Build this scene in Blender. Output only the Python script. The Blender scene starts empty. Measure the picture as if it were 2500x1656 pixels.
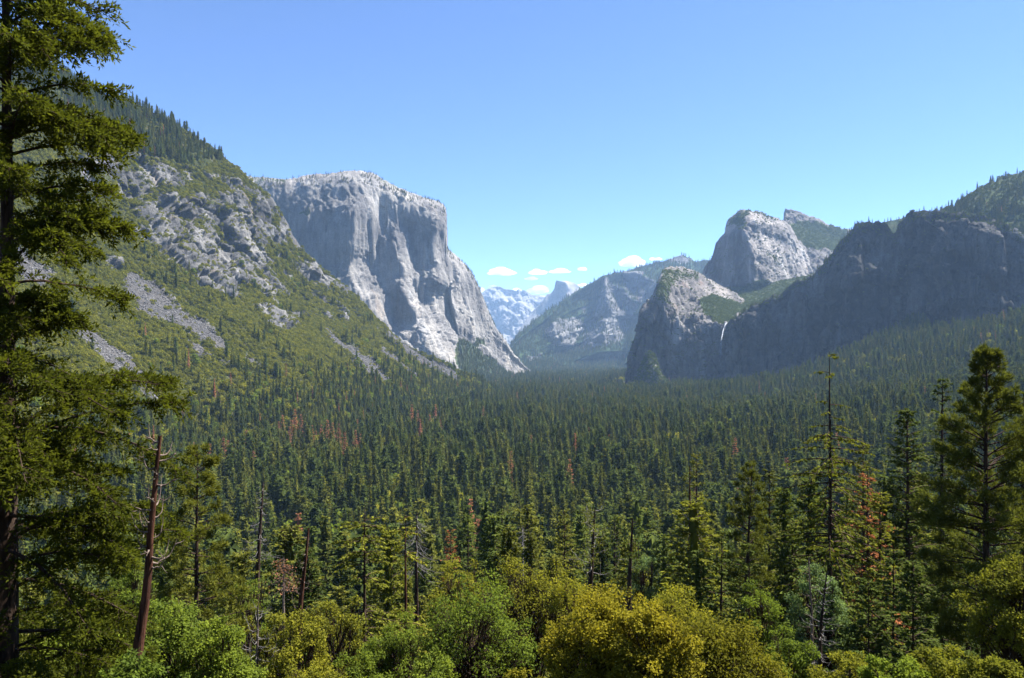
import bpy, math, random
import numpy as np
random.seed(7)
RNG = np.random.default_rng(7)
scene = bpy.context.scene
COL = scene.collection

# ------------------------------------------------------------------ camera
CZ = 140.0                     # eye height above the valley floor, metres
FPX, CX, HOR = 1875.0, 1250.0, 870.0   # focal length, centre column and horizon row of the 2500 x 1656 photograph
cam_d = bpy.data.cameras.new('camera')
cam_d.sensor_width = 36.0
cam_d.lens = 36.0 * FPX / 2500.0
cam_d.shift_y = (HOR - 828.0) / 2500.0
cam_d.clip_start = 0.5
cam_d.clip_end = 120000.0
cam = bpy.data.objects.new('camera', cam_d)
cam.location = (0, 0, CZ)
cam.rotation_euler = (math.radians(90), 0, 0)
COL.objects.link(cam)
scene.camera = cam

# ------------------------------------------------------------------ sky, sun, exposure
SUN_AZ, SUN_EL = 64.0, 55.0    # degrees right of the view axis, degrees above the horizon
world = bpy.data.worlds.new('World')
scene.world = world
world.use_nodes = True
wn = world.node_tree
bg = wn.nodes['Background']
sky = wn.nodes.new('ShaderNodeTexSky')
sky.sky_type = 'NISHITA'
sky.sun_disc = False
sky.sun_elevation = math.radians(SUN_EL)
sky.sun_rotation = math.radians(SUN_AZ)
sky.altitude = 1400
sky.air_density = 0.5
sky.dust_density = 0.0
sky.ozone_density = 7.0
wn.links.new(sky.outputs[0], bg.inputs[0])
bg.inputs[1].default_value = 0.092
sd = bpy.data.lights.new('sun', 'SUN')
sd.energy = 5.0
sd.angle = math.radians(0.5)
sd.color = (1.0, 0.955, 0.89)
sun = bpy.data.objects.new('sun', sd)
COL.objects.link(sun)
az, el = math.radians(SUN_AZ), math.radians(SUN_EL)
SUN_DIR = np.array([math.sin(az) * math.cos(el), math.cos(az) * math.cos(el), math.sin(el)])
sun.rotation_euler = (math.radians(90) - el, 0, math.pi - az)
sun.location = (500, 0, 900)
vs = scene.view_settings
vs.view_transform = 'Standard'
vs.look = 'None'
vs.exposure = 1.88
vs.gamma = 1.0
cy = scene.cycles
cy.max_bounces = 6
cy.diffuse_bounces = 3
cy.glossy_bounces = 1
cy.transmission_bounces = 4
cy.transparent_max_bounces = 8
cy.volume_bounces = 3
cy.use_denoising = True
cy.denoiser = 'OPENIMAGEDENOISE'
cy.denoising_input_passes = 'RGB_ALBEDO_NORMAL'
cy.denoising_prefilter = 'ACCURATE'
cy.caustics_reflective = False
cy.caustics_refractive = False

# ------------------------------------------------------------------ numeric helpers
def W(p):
    """photo pixel and distance (u, v, d) -> world point"""
    p = np.asarray(p, float)
    d = p[..., 2]
    return np.stack([(p[..., 0] - CX) / FPX * d, d, CZ + (HOR - p[..., 1]) / FPX * d], -1)

def PX(w):
    """world -> photo pixel"""
    d = np.maximum(w[..., 1], 1.0)
    return CX + w[..., 0] / d * FPX, HOR - (w[..., 2] - CZ) / d * FPX

def _h(ix, iy, iz, seed):
    h = (ix.astype(np.uint32) * np.uint32(374761393) + iy.astype(np.uint32) * np.uint32(668265263)
         + iz.astype(np.uint32) * np.uint32(2147483647) + np.uint32((seed * 974634377) & 0xffffffff))
    h = (h ^ (h >> np.uint32(13))) * np.uint32(1274126177)
    h = (h ^ (h >> np.uint32(16))) * np.uint32(2246822519)
    h = h ^ (h >> np.uint32(15))
    return h.astype(np.float64) / 2147483648.0 - 1.0

def vnoise(p, seed=0):
    f = np.floor(p)
    i = f.astype(np.int64)
    t = p - f
    t = t * t * t * (t * (t * 6 - 15) + 10)
    out = 0
    for dx in (0, 1):
        wx = t[..., 0] if dx else 1 - t[..., 0]
        for dy in (0, 1):
            wy = t[..., 1] if dy else 1 - t[..., 1]
            for dz in (0, 1):
                wz = t[..., 2] if dz else 1 - t[..., 2]
                out = out + wx * wy * wz * _h(i[..., 0] + dx, i[..., 1] + dy, i[..., 2] + dz, seed)
    return out

def fbm(p, octv=5, gain=0.5, seed=0, ridged=False):
    a, s, tot = 1.0, 0.0, 0.0
    q = np.array(p, float)
    for k in range(octv):
        n = vnoise(q, seed + k * 17)
        if ridged:
            n = 1 - 2 * np.abs(n)
        s = s + a * n
        tot += a
        a *= gain
        q = q * 2.03 + 13.7
    return s / tot

def worley(p, seed=0):
    """value of the nearest cell and distance to the crack between the two nearest"""
    b = np.floor(p - 0.5).astype(np.int64)
    f1 = np.full(p.shape[:-1], 9.0)
    f2 = f1.copy()
    val = np.zeros(p.shape[:-1])
    for dx in (0, 1):
        for dy in (0, 1):
            for dz in (0, 1):
                ix, iy, iz = b[..., 0] + dx, b[..., 1] + dy, b[..., 2] + dz
                ox, oy, oz = (0.5 + 0.42 * _h(ix, iy, iz, seed + s) for s in (1, 2, 3))
                d = (ix + ox - p[..., 0]) ** 2 + (iy + oy - p[..., 1]) ** 2 + (iz + oz - p[..., 2]) ** 2
                near = d < f1
                f2 = np.where(near, f1, np.minimum(f2, d))
                val = np.where(near, _h(ix, iy, iz, seed + 9), val)
                f1 = np.where(near, d, f1)
    return val, np.sqrt(f2) - np.sqrt(f1)

def hermite(P, t, s):
    """monotone cubic through rows P at parameters t, sampled at s"""
    n = len(t)
    h = np.diff(t)
    sh = (-1,) + (1,) * (P.ndim - 1)
    d = np.diff(P, axis=0) / h.reshape(sh)
    m = np.zeros_like(P)
    m[0], m[-1] = d[0], d[-1]
    if n > 2:
        prod = d[:-1] * d[1:]
        den = d[:-1] + d[1:]
        m[1:-1] = np.where(prod > 0, 2 * prod / np.where(np.abs(den) < 1e-9, 1e-9, den), 0)
    k = np.clip(np.searchsorted(t, s, side='right') - 1, 0, n - 2)
    x = ((s - t[k]) / h[k]).reshape(sh)
    hh = h[k].reshape(sh)
    return ((2 * x**3 - 3 * x**2 + 1) * P[k] + (x**3 - 2 * x**2 + x) * hh * m[k]
            + (-2 * x**3 + 3 * x**2) * P[k + 1] + (x**3 - x**2) * hh * m[k + 1])

def inpoly(u, v, poly):
    ins = np.zeros(u.shape, bool)
    n = len(poly)
    j = n - 1
    for i in range(n):
        xi, yi = poly[i]
        xj, yj = poly[j]
        c = ((yi > v) != (yj > v)) & (u < (xj - xi) * (v - yi) / ((yj - yi) if yj != yi else 1e-9) + xi)
        ins ^= c
        j = i
    return ins

def blur(a, w, axis):
    """box blur, three passes"""
    w = int(w)
    if w < 1:
        return a
    for _ in range(2):
        pad = [(0, 0)] * a.ndim
        pad[axis] = (w + 1, w)
        b = np.cumsum(np.pad(a, pad, mode='edge'), axis=axis)
        sl1 = [slice(None)] * a.ndim
        sl2 = [slice(None)] * a.ndim
        sl1[axis] = slice(2 * w + 1, None)
        sl2[axis] = slice(0, -(2 * w + 1))
        a = (b[tuple(sl1)] - b[tuple(sl2)]) / (2 * w + 1)
    return a

def zoomed(x0, y0, k):
    return lambda pts: [(x0 + x / k, y0 + y / k) for x, y in pts]
Z1 = zoomed(0, 0, 2.613)
Z2 = zoomed(0, 500, 2.613)
Z4 = zoomed(550, 380, 2.851)
Z5 = zoomed(1100, 580, 3.381)
Z6 = zoomed(1500, 380, 2.367)
ZC = zoomed(1650, 500, 4.48)
ZD = zoomed(1150, 600, 7.84)

# ------------------------------------------------------------------ node helpers
class NT:
    def __init__(self, name):
        self.m = bpy.data.materials.new(name)
        self.m.use_nodes = True
        self.t = self.m.node_tree
        self.t.nodes.clear()
        self.out = self.t.nodes.new('ShaderNodeOutputMaterial')
    def n(self, kind, **kw):
        nd = self.t.nodes.new(kind)
        for k, v in kw.items():
            setattr(nd, k, v)
        return nd
    def link(self, a, b):
        self.t.links.new(a, b)
    def val(self, sock, v):
        if hasattr(v, 'is_output') or isinstance(v, bpy.types.NodeSocket):
            self.link(v, sock)
        else:
            sock.default_value = v
    def noise(self, vec, scale, detail=6, rough=0.6, dist=0.0):
        nd = self.n('ShaderNodeTexNoise')
        self.val(nd.inputs['Vector'], vec)
        nd.inputs['Scale'].default_value = scale
        nd.inputs['Detail'].default_value = detail
        nd.inputs['Roughness'].default_value = rough
        nd.inputs['Distortion'].default_value = dist
        return nd.outputs['Fac']
    def ramp(self, fac, a, b, ca=(0, 0, 0, 1), cb=(1, 1, 1, 1)):
        nd = self.n('ShaderNodeValToRGB')
        self.link(fac, nd.inputs[0])
        e = nd.color_ramp.elements
        e[0].position, e[1].position = a, b
        e[0].color, e[1].color = ca, cb
        return nd.outputs[0]
    def mix(self, fac, a, b, mode='MIX'):
        nd = self.n('ShaderNodeMix', data_type='RGBA', blend_type=mode)
        self.val(nd.inputs['Factor'], fac)
        self.val(nd.inputs['A'], a if not isinstance(a, tuple) else (*a[:3], 1))
        self.val(nd.inputs['B'], b if not isinstance(b, tuple) else (*b[:3], 1))
        return nd.outputs['Result']
    def math(self, op, a, b=0.0, clamp=False):
        nd = self.n('ShaderNodeMath', operation=op, use_clamp=clamp)
        self.val(nd.inputs[0], a)
        self.val(nd.inputs[1], b)
        return nd.outputs[0]
    def mapv(self, vec, scale):
        nd = self.n('ShaderNodeMapping')
        self.link(vec, nd.inputs['Vector'])
        nd.inputs['Scale'].default_value = scale
        return nd.outputs[0]
    def attr(self, name, kind='GEOMETRY'):
        nd = self.n('ShaderNodeAttribute', attribute_name=name, attribute_type=kind)
        return nd
    def pos(self):
        return self.n('ShaderNodeNewGeometry').outputs['Position']
    def bump(self, h, strength, dist):
        nd = self.n('ShaderNodeBump')
        self.link(h, nd.inputs['Height'])
        nd.inputs['Strength'].default_value = strength
        nd.inputs['Distance'].default_value = dist
        return nd.outputs[0]
    def diffuse(self, col, rough=0.9, normal=None, spec=0.1):
        b = self.n('ShaderNodeBsdfPrincipled')
        self.val(b.inputs['Base Color'], col)
        b.inputs['Roughness'].default_value = rough
        b.inputs['Specular IOR Level'].default_value = spec
        if normal is not None:
            self.link(normal, b.inputs['Normal'])
        self.link(b.outputs[0], self.out.inputs['Surface'])
        return self.m

def rock_material(name, size, pale=(0.42, 0.41, 0.40), dark=(0.17, 0.17, 0.175), warm=(0.40, 0.29, 0.21),
                  soil=(0.10, 0.10, 0.05), scree=(0.30, 0.295, 0.29), green=(0.055, 0.075, 0.025), streak=0.55, bump=1.0):
    """granite landform; 'mask' attribute: R bare rock tone, G plant cover, B scree"""
    N = NT(name)
    p = N.pos()
    mask = N.attr('mask')
    sep = N.n('ShaderNodeSeparateColor')
    N.link(mask.outputs['Color'], sep.inputs[0])
    big = N.noise(p, 1 / (size * 6), 7, 0.62)
    col = N.mix(N.ramp(big, 0.36, 0.66), dark, pale)
    vert = N.noise(N.mapv(p, (1 / size, 1 / size, 0.055 / size)), 1.0, 7, 0.65, 0.5)
    col = N.mix(N.math('MULTIPLY', N.ramp(vert, 0.47, 0.66), streak), col, dark)
    vert2 = N.noise(N.mapv(p, (0.42 / size, 0.42 / size, 0.035 / size)), 1.0, 5, 0.6, 0.4)
    col = N.mix(N.math('MULTIPLY', N.ramp(vert2, 0.56, 0.70), 0.5), col, (0.52, 0.51, 0.50))
    wm = N.noise(N.mapv(p, (0.3 / size, 0.3 / size, 0.12 / size)), 1.0, 5, 0.6, 0.3)
    col = N.mix(N.math('MULTIPLY', N.ramp(wm, 0.60, 0.74), 0.55), col, warm)
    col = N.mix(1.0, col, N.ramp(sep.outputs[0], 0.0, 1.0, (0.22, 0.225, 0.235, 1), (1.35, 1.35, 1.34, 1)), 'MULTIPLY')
    fine = N.noise(p, 1 / (size * 0.18), 6, 0.7)
    col = N.mix(0.7, col, N.ramp(fine, 0.25, 0.75, (0.5, 0.5, 0.5, 1), (1.35, 1.35, 1.35, 1)), 'MULTIPLY')
    # scree of loose angular blocks
    vo = N.n('ShaderNodeTexVoronoi')
    N.link(p, vo.inputs['Vector'])
    vo.inputs['Scale'].default_value = 0.45
    sc = N.mix(N.ramp(vo.outputs['Color'], 0.1, 0.9), (scree[0] * 0.4, scree[1] * 0.4, scree[2] * 0.42), (scree[0] * 1.35, scree[1] * 1.35, scree[2] * 1.35))
    sc = N.mix(N.ramp(N.noise(p, 0.03, 4, 0.6), 0.35, 0.65), sc, N.mix(0.4, sc, (0.12, 0.11, 0.10)))
    col = N.mix(sep.outputs[2], col, sc)
    # plants and soil
    pn = N.noise(p, 1 / (size * 0.35), 7, 0.7)
    pl = N.mix(N.ramp(pn, 0.3, 0.7), (green[0] * 0.45, green[1] * 0.45, green[2] * 0.45), (green[0] * 1.5, green[1] * 1.5, green[2] * 1.5))
    pl = N.mix(N.ramp(N.noise(p, 1 / (size * 1.7), 5, 0.6), 0.5, 0.68), pl, soil)
    gmask = N.math('ADD', sep.outputs[1], N.math('MULTIPLY', N.math('SUBTRACT', pn, 0.5), 1.4))
    gmask = N.ramp(gmask, 0.44, 0.58)
    col = N.mix(gmask, col, pl)
    h = N.math('ADD', N.math('MULTIPLY', fine, 0.6), N.math('ADD', N.math('MULTIPLY', vert, 1.2), N.math('MULTIPLY', vo.outputs['Distance'], 0.15)))
    return N.diffuse(col, 0.95, N.bump(h, 0.8 * bump, size * 0.5), 0.05)

# ------------------------------------------------------------------ mesh helpers
def add_mesh(name, V, F, mat=None, attrs=None, parent=None, smooth=False, mats=None, midx=None):
    """V (n,3), F list of arrays of equal-length faces"""
    me = bpy.data.meshes.new(name)
    V = np.ascontiguousarray(V, np.float32)
    if not isinstance(F, (list, tuple)):
        F = [F]
    loops = np.concatenate([f.ravel() for f in F]).astype(np.int32)
    tot = np.concatenate([np.full(len(f), f.shape[1]) for f in F]).astype(np.int32)
    st = np.concatenate([[0], np.cumsum(tot)[:-1]]).astype(np.int32)
    me.vertices.add(len(V))
    me.vertices.foreach_set('co', V.ravel())
    me.loops.add(len(loops))
    me.loops.foreach_set('vertex_index', loops)
    me.polygons.add(len(tot))
    me.polygons.foreach_set('loop_start', st)
    me.polygons.foreach_set('loop_total', tot)
    if midx is not None:
        me.polygons.foreach_set('material_index', np.asarray(midx, np.int32))
    if smooth:
        me.polygons.foreach_set('use_smooth', np.ones(len(tot), bool))
    if attrs:
        for k, (typ, dom, data) in attrs.items():
            a = me.attributes.new(k, typ, dom)
            key = {'FLOAT_COLOR': 'color', 'FLOAT_VECTOR': 'vector'}.get(typ, 'value')
            a.data.foreach_set(key, np.ascontiguousarray(data, np.int32 if typ == 'INT' else np.float32).ravel())
    me.update(calc_edges=True)
    for m in (mats or ([mat] if mat else [])):
        me.materials.append(m)
    o = bpy.data.objects.new(name, me)
    COL.objects.link(o)
    if parent:
        o.parent = parent
    return o

def tag(o, label=None, cat=None, group=None, kind=None):
    for k, v in (('label', label), ('category', cat), ('group', group), ('kind', kind)):
        if v:
            o[k] = v
    return o

def gridfaces(r, c):
    i = np.arange(r * c).reshape(r, c)
    return np.stack([i[:-1, :-1], i[1:, :-1], i[1:, 1:], i[:-1, 1:]], -1).reshape(-1, 4)

LAND = {}
def landform(name, cols, nu, nt, mat, label, facets=(), fslope=(1.1, -0.35), hp=40, amp=8, nscale=60, vstretch=2.5,
             rock=(), veg=(), scree=(), tone=(), base_rock=0.6, base_veg=0.0, seed=1, back=(20, 90, 320, 900), backdrop=0.25,
             slopeveg=0.0, fgain=1.0, craggy=0.6, blocks=(), mixed=(), skyline=0.0, lin=False, mixcut=0.02, vblur=1):
    C = W(np.array(cols, float))                          # (columns, rows, 3)
    pu = np.array(cols, float)[:, 0, :2]
    tu = np.concatenate([[0], np.cumsum(np.hypot(*np.diff(pu, axis=0).T) + 4)])
    su = np.linspace(0, tu[-1], nu)
    if lin:
        k_ = np.clip(np.searchsorted(tu, su, side='right') - 1, 0, len(tu) - 2)
        w_ = ((su - tu[k_]) / (tu[k_ + 1] - tu[k_]))[:, None, None]
        G = C[k_] * (1 - w_) + C[k_ + 1] * w_
    else:
        G = hermite(C, tu, su)                            # (nu, rows, 3)
    R = C.shape[1]
    pv = np.array(cols, float).mean(0)[:, :2]
    tv = np.concatenate([[0], np.cumsum(np.hypot(*np.diff(pv, axis=0).T) + 2)])
    G = hermite(np.swapaxes(G, 0, 1), tv, np.linspace(0, tv[-1], nt))   # (nt, nu, 3)
    u, v = PX(G)
    d = G[..., 1]
    # facets: how the wall turns across its width, integrated into depth
    if facets:
        g = np.zeros(u.shape)
        for poly, s in facets:
            g[inpoly(u, v, poly)] = s
        dx = np.abs(np.gradient(u, axis=1)) * d / FPX
        g = blur(blur(g, 1, 1), 1, 0)
        rel = np.cumsum(g * dx, axis=1)
        rel = rel - blur(rel, hp, 1)
        rel = blur(rel, vblur, 0) * fgain
        ray = G - np.array([0, 0, CZ])
        ray[..., 2] = 0
        ray /= np.linalg.norm(ray, axis=-1, keepdims=True)
        G = G + ray * rel[..., None]
    if skyline:
        st_ = G[0] * np.array([1, 1, 0]) / skyline
        sk = 0.6 * fbm(st_ / 5.0, 3, 0.6, seed + 500) + 0.5 * worley(st_ / 3.2, seed + 501)[0] + 0.35 * worley(st_ / 1.3, seed + 502)[0]
        G[..., 2] += skyline * sk[None] * (np.clip(1 - np.linspace(0, 1, nt) / 0.22, 0, 1) ** 1.5)[:, None]
    # masks
    m_rock = np.full(u.shape, base_rock)
    m_veg = np.full(u.shape, base_veg)
    m_scr = np.zeros(u.shape)
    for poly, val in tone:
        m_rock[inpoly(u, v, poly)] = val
    jx = fbm(G / (nscale * 0.5), 4, 0.6, seed + 300) * 14
    jy = fbm(G / (nscale * 0.5) + 50, 4, 0.6, seed + 301) * 14
    for poly, val in veg:
        m_veg[inpoly(u + jx, v + jy, poly)] = val
    for poly in rock:
        m_veg[inpoly(u + jx, v + jy, poly)] = 0.12
    ks_ = fbm(G / 9.0, 3, 0.6, seed + 320)
    if mixed:
        mm = fbm(G / (nscale * 0.55) * np.array([1, 1, 1.6]), 5, 0.6, seed + 310)
        for poly in mixed:
            i = inpoly(u + jx * 1.5, v + jy * 1.5, poly)
            m_veg[i] = np.where(mm[i] > mixcut, 0.15, m_veg[i])
        for poly in rock:
            i = inpoly(u + jx, v + jy, poly)
            m_veg[i] = np.where(mm[i] < -0.20, 0.8, m_veg[i])
    for poly in scree:
        i = inpoly(u + jx * 0.7 + ks_ * 5, v + jy * 0.7 - ks_ * 5, poly)
        m_scr[i] = 1
        m_veg[i] = 0
    m_veg = blur(blur(m_veg, 1, 0), 1, 1)
    m_rock = blur(blur(m_rock, 2, 0), 2, 1)
    # noise displacement along the normal
    gu = np.gradient(G, axis=1)
    gv = np.gradient(G, axis=0)
    nrm = np.cross(gv, gu)
    nrm /= np.linalg.norm(nrm, axis=-1, keepdims=True) + 1e-9
    flip = np.sign((nrm * (np.array([0, 0, CZ]) - G)).sum(-1, keepdims=True))
    nrm = nrm * np.where(flip == 0, 1, flip)
    q = G / nscale
    q = q * np.array([1, 1, 1 / vstretch])
    big = fbm(q, 6, 0.52, seed)
    rid = fbm(q * 2.1 + 31, 5, 0.55, seed + 90, True)
    steep = 1 - np.clip(nrm[..., 2], 0, 1)
    hard = np.clip(1 - m_veg, 0, 1) * (1 - m_scr)
    disp = amp * big * 1.2 + amp * craggy * rid * (0.25 + 0.75 * hard)
    disp = disp * (0.35 + 0.65 * hard)
    warp = np.stack([fbm(q * 3 + 7 * k, 3, 0.5, seed + 40 + k) for k in range(3)], -1) * 0.35
    for sc, am in blocks:
        wq = G / sc * np.array([1, 1, 1 / vstretch]) + warp * nscale / sc * 0.5
        cv, ce = worley(wq, seed + int(sc))
        disp = disp + np.clip(np.linspace(0, 1, nt)[:, None] * 7, 0.12, 1) * hard * am * (cv * 0.8 - 1.1 * np.clip(1 - ce / 0.12, 0, 1))
    edge = np.minimum(1, np.linspace(0, 1, nt)[:, None] * 25) * 0.7 + 0.3
    G = G + nrm * (disp * edge)[..., None]
    if slopeveg:
        gu = np.gradient(G, axis=1); gv = np.gradient(G, axis=0)
        n2 = np.cross(gv, gu); n2 /= np.linalg.norm(n2, axis=-1, keepdims=True) + 1e-9
        m_veg = np.clip(m_veg + slopeveg * np.clip((np.abs(n2[..., 2]) - 0.42) * 3, 0, 1) * (1 - m_scr), 0, 1)
    # the far side, falling away behind the skyline
    top = G[0]
    ray = top - np.array([0, 0, CZ])
    ray[:, 2] = 0
    ray /= np.linalg.norm(ray, axis=1, keepdims=True)
    rows = []
    for L in back:
        r = top + ray * L
        r[:, 2] = top[:, 2] - backdrop * L
        rows.append(r + fbm(r / nscale, 3, 0.5, seed + 7)[:, None] * np.array([0, 0, min(L * 0.1, amp)]))
    last = rows[-1].copy()
    last += ray * back[-1] * 0.5
    last[:, 2] = -30
    rows.append(last)
    B = np.stack(rows[::-1], 0)
    full = np.concatenate([B, G], 0)
    nb = len(B)
    pad = lambda a: np.concatenate([np.repeat(a[:1], nb, 0), a], 0)
    mask = np.stack([pad(m_rock), pad(m_veg), pad(m_scr), np.ones(full.shape[:2])], -1)
    o = add_mesh(name, full.reshape(-1, 3), gridfaces(*full.shape[:2]), mat,
                 {'mask': ('FLOAT_COLOR', 'POINT', mask.reshape(-1, 4))}, smooth=True)
    tag(o, label, 'mountain', kind='structure')
    LAND[name] = dict(G=G, u=u, v=v, veg=m_veg, scr=m_scr, rock=m_rock, obj=o)
    return o

# ================================================================== THE SETTING
M_GRANITE = rock_material('granite_big_wall', 34.0, streak=0.75, pale=(0.42, 0.395, 0.36), dark=(0.15, 0.145, 0.145), warm=(0.42, 0.33, 0.24))
M_HILL = rock_material('hillside_rock_and_brush', 14.0, pale=(0.29, 0.28, 0.265), dark=(0.085, 0.085, 0.087), soil=(0.085, 0.078, 0.045),
                       green=(0.042, 0.050, 0.014), scree=(0.07, 0.068, 0.068), streak=0.35)
M_CATH = rock_material('granite_spires', 26.0, pale=(0.33, 0.30, 0.275), dark=(0.105, 0.10, 0.10), warm=(0.38, 0.23, 0.15),
                       green=(0.05, 0.07, 0.025))
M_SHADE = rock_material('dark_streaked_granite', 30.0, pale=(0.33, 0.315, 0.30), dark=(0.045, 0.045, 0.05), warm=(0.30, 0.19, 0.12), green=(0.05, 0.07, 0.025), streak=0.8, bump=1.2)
M_FAR = rock_material('far_forested_granite', 60.0, pale=(0.30, 0.29, 0.28), dark=(0.11, 0.11, 0.115), green=(0.042, 0.070, 0.026),
                      soil=(0.07, 0.095, 0.035), streak=0.3)
M_HIGH = rock_material('far_bare_granite', 160.0, pale=(0.34, 0.325, 0.315), dark=(0.17, 0.17, 0.175), warm=(0.5, 0.42, 0.36),
                       green=(0.06, 0.08, 0.045), streak=0.2, bump=0.6)

# ---- hillside with scree chutes
hill_cols = [
 [(-700, -150, 1400), (-600, 200, 1150), (-520, 520, 950), (-450, 800, 800), (-350, 1000, 700), (-200, 1150, 640), (50, 1320, 600)],
 [(-250, 30, 1500), (-150, 300, 1300), (-60, 560, 1120), (60, 760, 1020), (200, 900, 960), (380, 1100, 930), (520, 1190, 900)],
 [(60, 130, 1600), (70, 350, 1420), (90, 560, 1290), (200, 740, 1210), (390, 960, 1120), (560, 1110, 1080), (650, 1140, 1060)],
 [(230, 220, 1700), (260, 380, 1580), (290, 560, 1480), (360, 720, 1420), (560, 870, 1360), (700, 1000, 1300), (800, 1085, 1260)],
 [(340, 255, 1780), (350, 400, 1660), (370, 560, 1570), (430, 710, 1510), (620, 860, 1440), (760, 990, 1375), (850, 1070, 1340)],
 [(425, 300, 1830), (440, 420, 1740), (450, 560, 1660), (500, 690, 1600), (680, 850, 1520), (820, 980, 1450), (900, 1055, 1420)],
 [(505, 352, 1900), (510, 460, 1830), (520, 590, 1755), (575, 705, 1695), (735, 855, 1610), (860, 970, 1545), (945, 1045, 1510)],
 [(597, 425, 1980), (590, 510, 1920), (600, 620, 1850), (650, 720, 1790), (790, 860, 1700), (900, 960, 1640), (990, 1037, 1600)],
 [(666, 487, 2050), (660, 580, 1990), (675, 675, 1940), (730, 760, 1890), (850, 870, 1805), (950, 955, 1750), (1035, 1025, 1710)],
 [(735, 603, 2130), (730, 660, 2080), (760, 730, 2030), (820, 800, 1980), (910, 880, 1910), (1000, 950, 1860), (1080, 1015, 1820)],
 [(860, 714, 2260), (880, 760, 2220), (910, 800, 2190), (950, 850, 2150), (1020, 905, 2110), (1070, 950, 2080), (1140, 1000, 2050)],
 [(985, 836, 2370), (1000, 855, 2350), (1020, 880, 2330), (1050, 905, 2300), (1090, 935, 2280), (1130, 960, 2260), (1190, 993, 2240)],
 [(1130, 907, 2470), (1140, 917, 2460), (1150, 927, 2450), (1165, 938, 2440), (1190, 952, 2430), (1215, 968, 2420), (1245, 985, 2400)],
 [(1245, 978, 2560), (1250, 980, 2555), (1255, 982, 2550), (1260, 984, 2545), (1265, 986, 2540), (1270, 988, 2530), (1280, 992, 2500)],
]
hill_rock = [
 Z1([(560, 960), (660, 915), (860, 995), (1000, 1060), (1160, 1085), (1185, 1150), (1140, 1260), (1060, 1370), (1080, 1425), (960, 1480), (900, 1440), (790, 1290), (660, 1260), (540, 1180), (500, 1000)]),
 Z1([(1180, 1245), (1300, 1210), (1500, 1225), (1600, 1190), (1700, 1250), (1800, 1330), (1930, 1568), (1700, 1568), (1400, 1540), (1100, 1440), (1070, 1370)]),
 Z2([(850, 0), (1100, 130), (1450, 200), (1900, 0), (1930, 280), (1800, 250), (1640, 230), (1740, 320), (1640, 360), (1560, 420), (1540, 600), (1400, 560), (1250, 470), (1080, 320), (1000, 240), (840, 180)]),
 Z2([(1560, 380), (1660, 360), (1720, 480), (1760, 560), (1740, 610), (1680, 560), (1600, 520)]),
 Z2([(1640, 640), (1720, 650), (1900, 700), (1920, 730), (1820, 800), (1740, 790), (1680, 740)]),
 Z2([(1900, 360), (2060, 430), (2220, 500), (2240, 560), (2080, 520), (1960, 470)]),
 Z2([(2010, 560), (2090, 590), (2090, 640), (2010, 620)]),
 Z2([(640, 340), (700, 320), (750, 350), (780, 410), (700, 410)]),
]
hill_scree = [
 Z2([(-60, 200), (60, 250), (180, 330), (345, 435), (270, 520), (90, 480), (-40, 380)]),
 Z2([(260, 660), (420, 700), (560, 780), (700, 880), (860, 1000), (960, 1120), (1055, 1275), (940, 1220), (830, 1130), (700, 1040), (560, 940), (440, 860), (320, 790)]),
 Z2([(790, 440), (860, 415), (960, 490), (1080, 580), (1150, 640), (1250, 720), (1330, 800), (1420, 870), (1495, 960), (1400, 920), (1280, 860), (1180, 800), (1050, 750), (960, 720), (870, 650), (790, 560)]),
 Z2([(1150, 840), (1220, 860), (1345, 945), (1330, 965), (1210, 900)]),
 Z2([(1400, 975), (1440, 985), (1475, 1020), (1440, 1015)]),
 Z2([(1560, 960), (1680, 1030), (1640, 1040), (1560, 990)]),
 Z4([(1070, 1195), (1150, 1235), (1310, 1345), (1460, 1435), (1610, 1520), (1660, 1590), (1560, 1580), (1420, 1490), (1250, 1365), (1110, 1265)]),
 Z4([(690, 1185), (810, 1285), (970, 1375), (1100, 1495), (1160, 1590), (1080, 1590), (920, 1460), (810, 1350), (705, 1240)]),
 Z4([(1080, 1320), (1240, 1440), (1380, 1560), (1330, 1560), (1200, 1460), (1060, 1350)]),
]
landform('talus_hillside', hill_cols, 400, 310, M_HILL, 'steep brushy hillside with grey scree chutes and craggy rock bands',
         veg=[([(-900, -300), (3000, -300), (3000, 1700), (-900, 1700)], 0.85)], rock=hill_rock, scree=hill_scree,
         amp=13, nscale=70, vstretch=1.4, seed=3, back=(15, 60, 260, 900), backdrop=0.35, craggy=1.0, base_rock=0.44, skyline=5, mixcut=0.14, blocks=((70, 20), (28, 7), (12, 2)),
         mixed=[Z1([(560, 860), (900, 960), (1200, 1060), (1640, 1180), (1960, 1568), (1900, 1900), (1500, 1900), (800, 1560), (480, 1200)]), Z2([(1700, 200), (1940, 280), (2260, 560), (2352, 700), (1950, 800), (1700, 800), (1500, 640)])])

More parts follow.
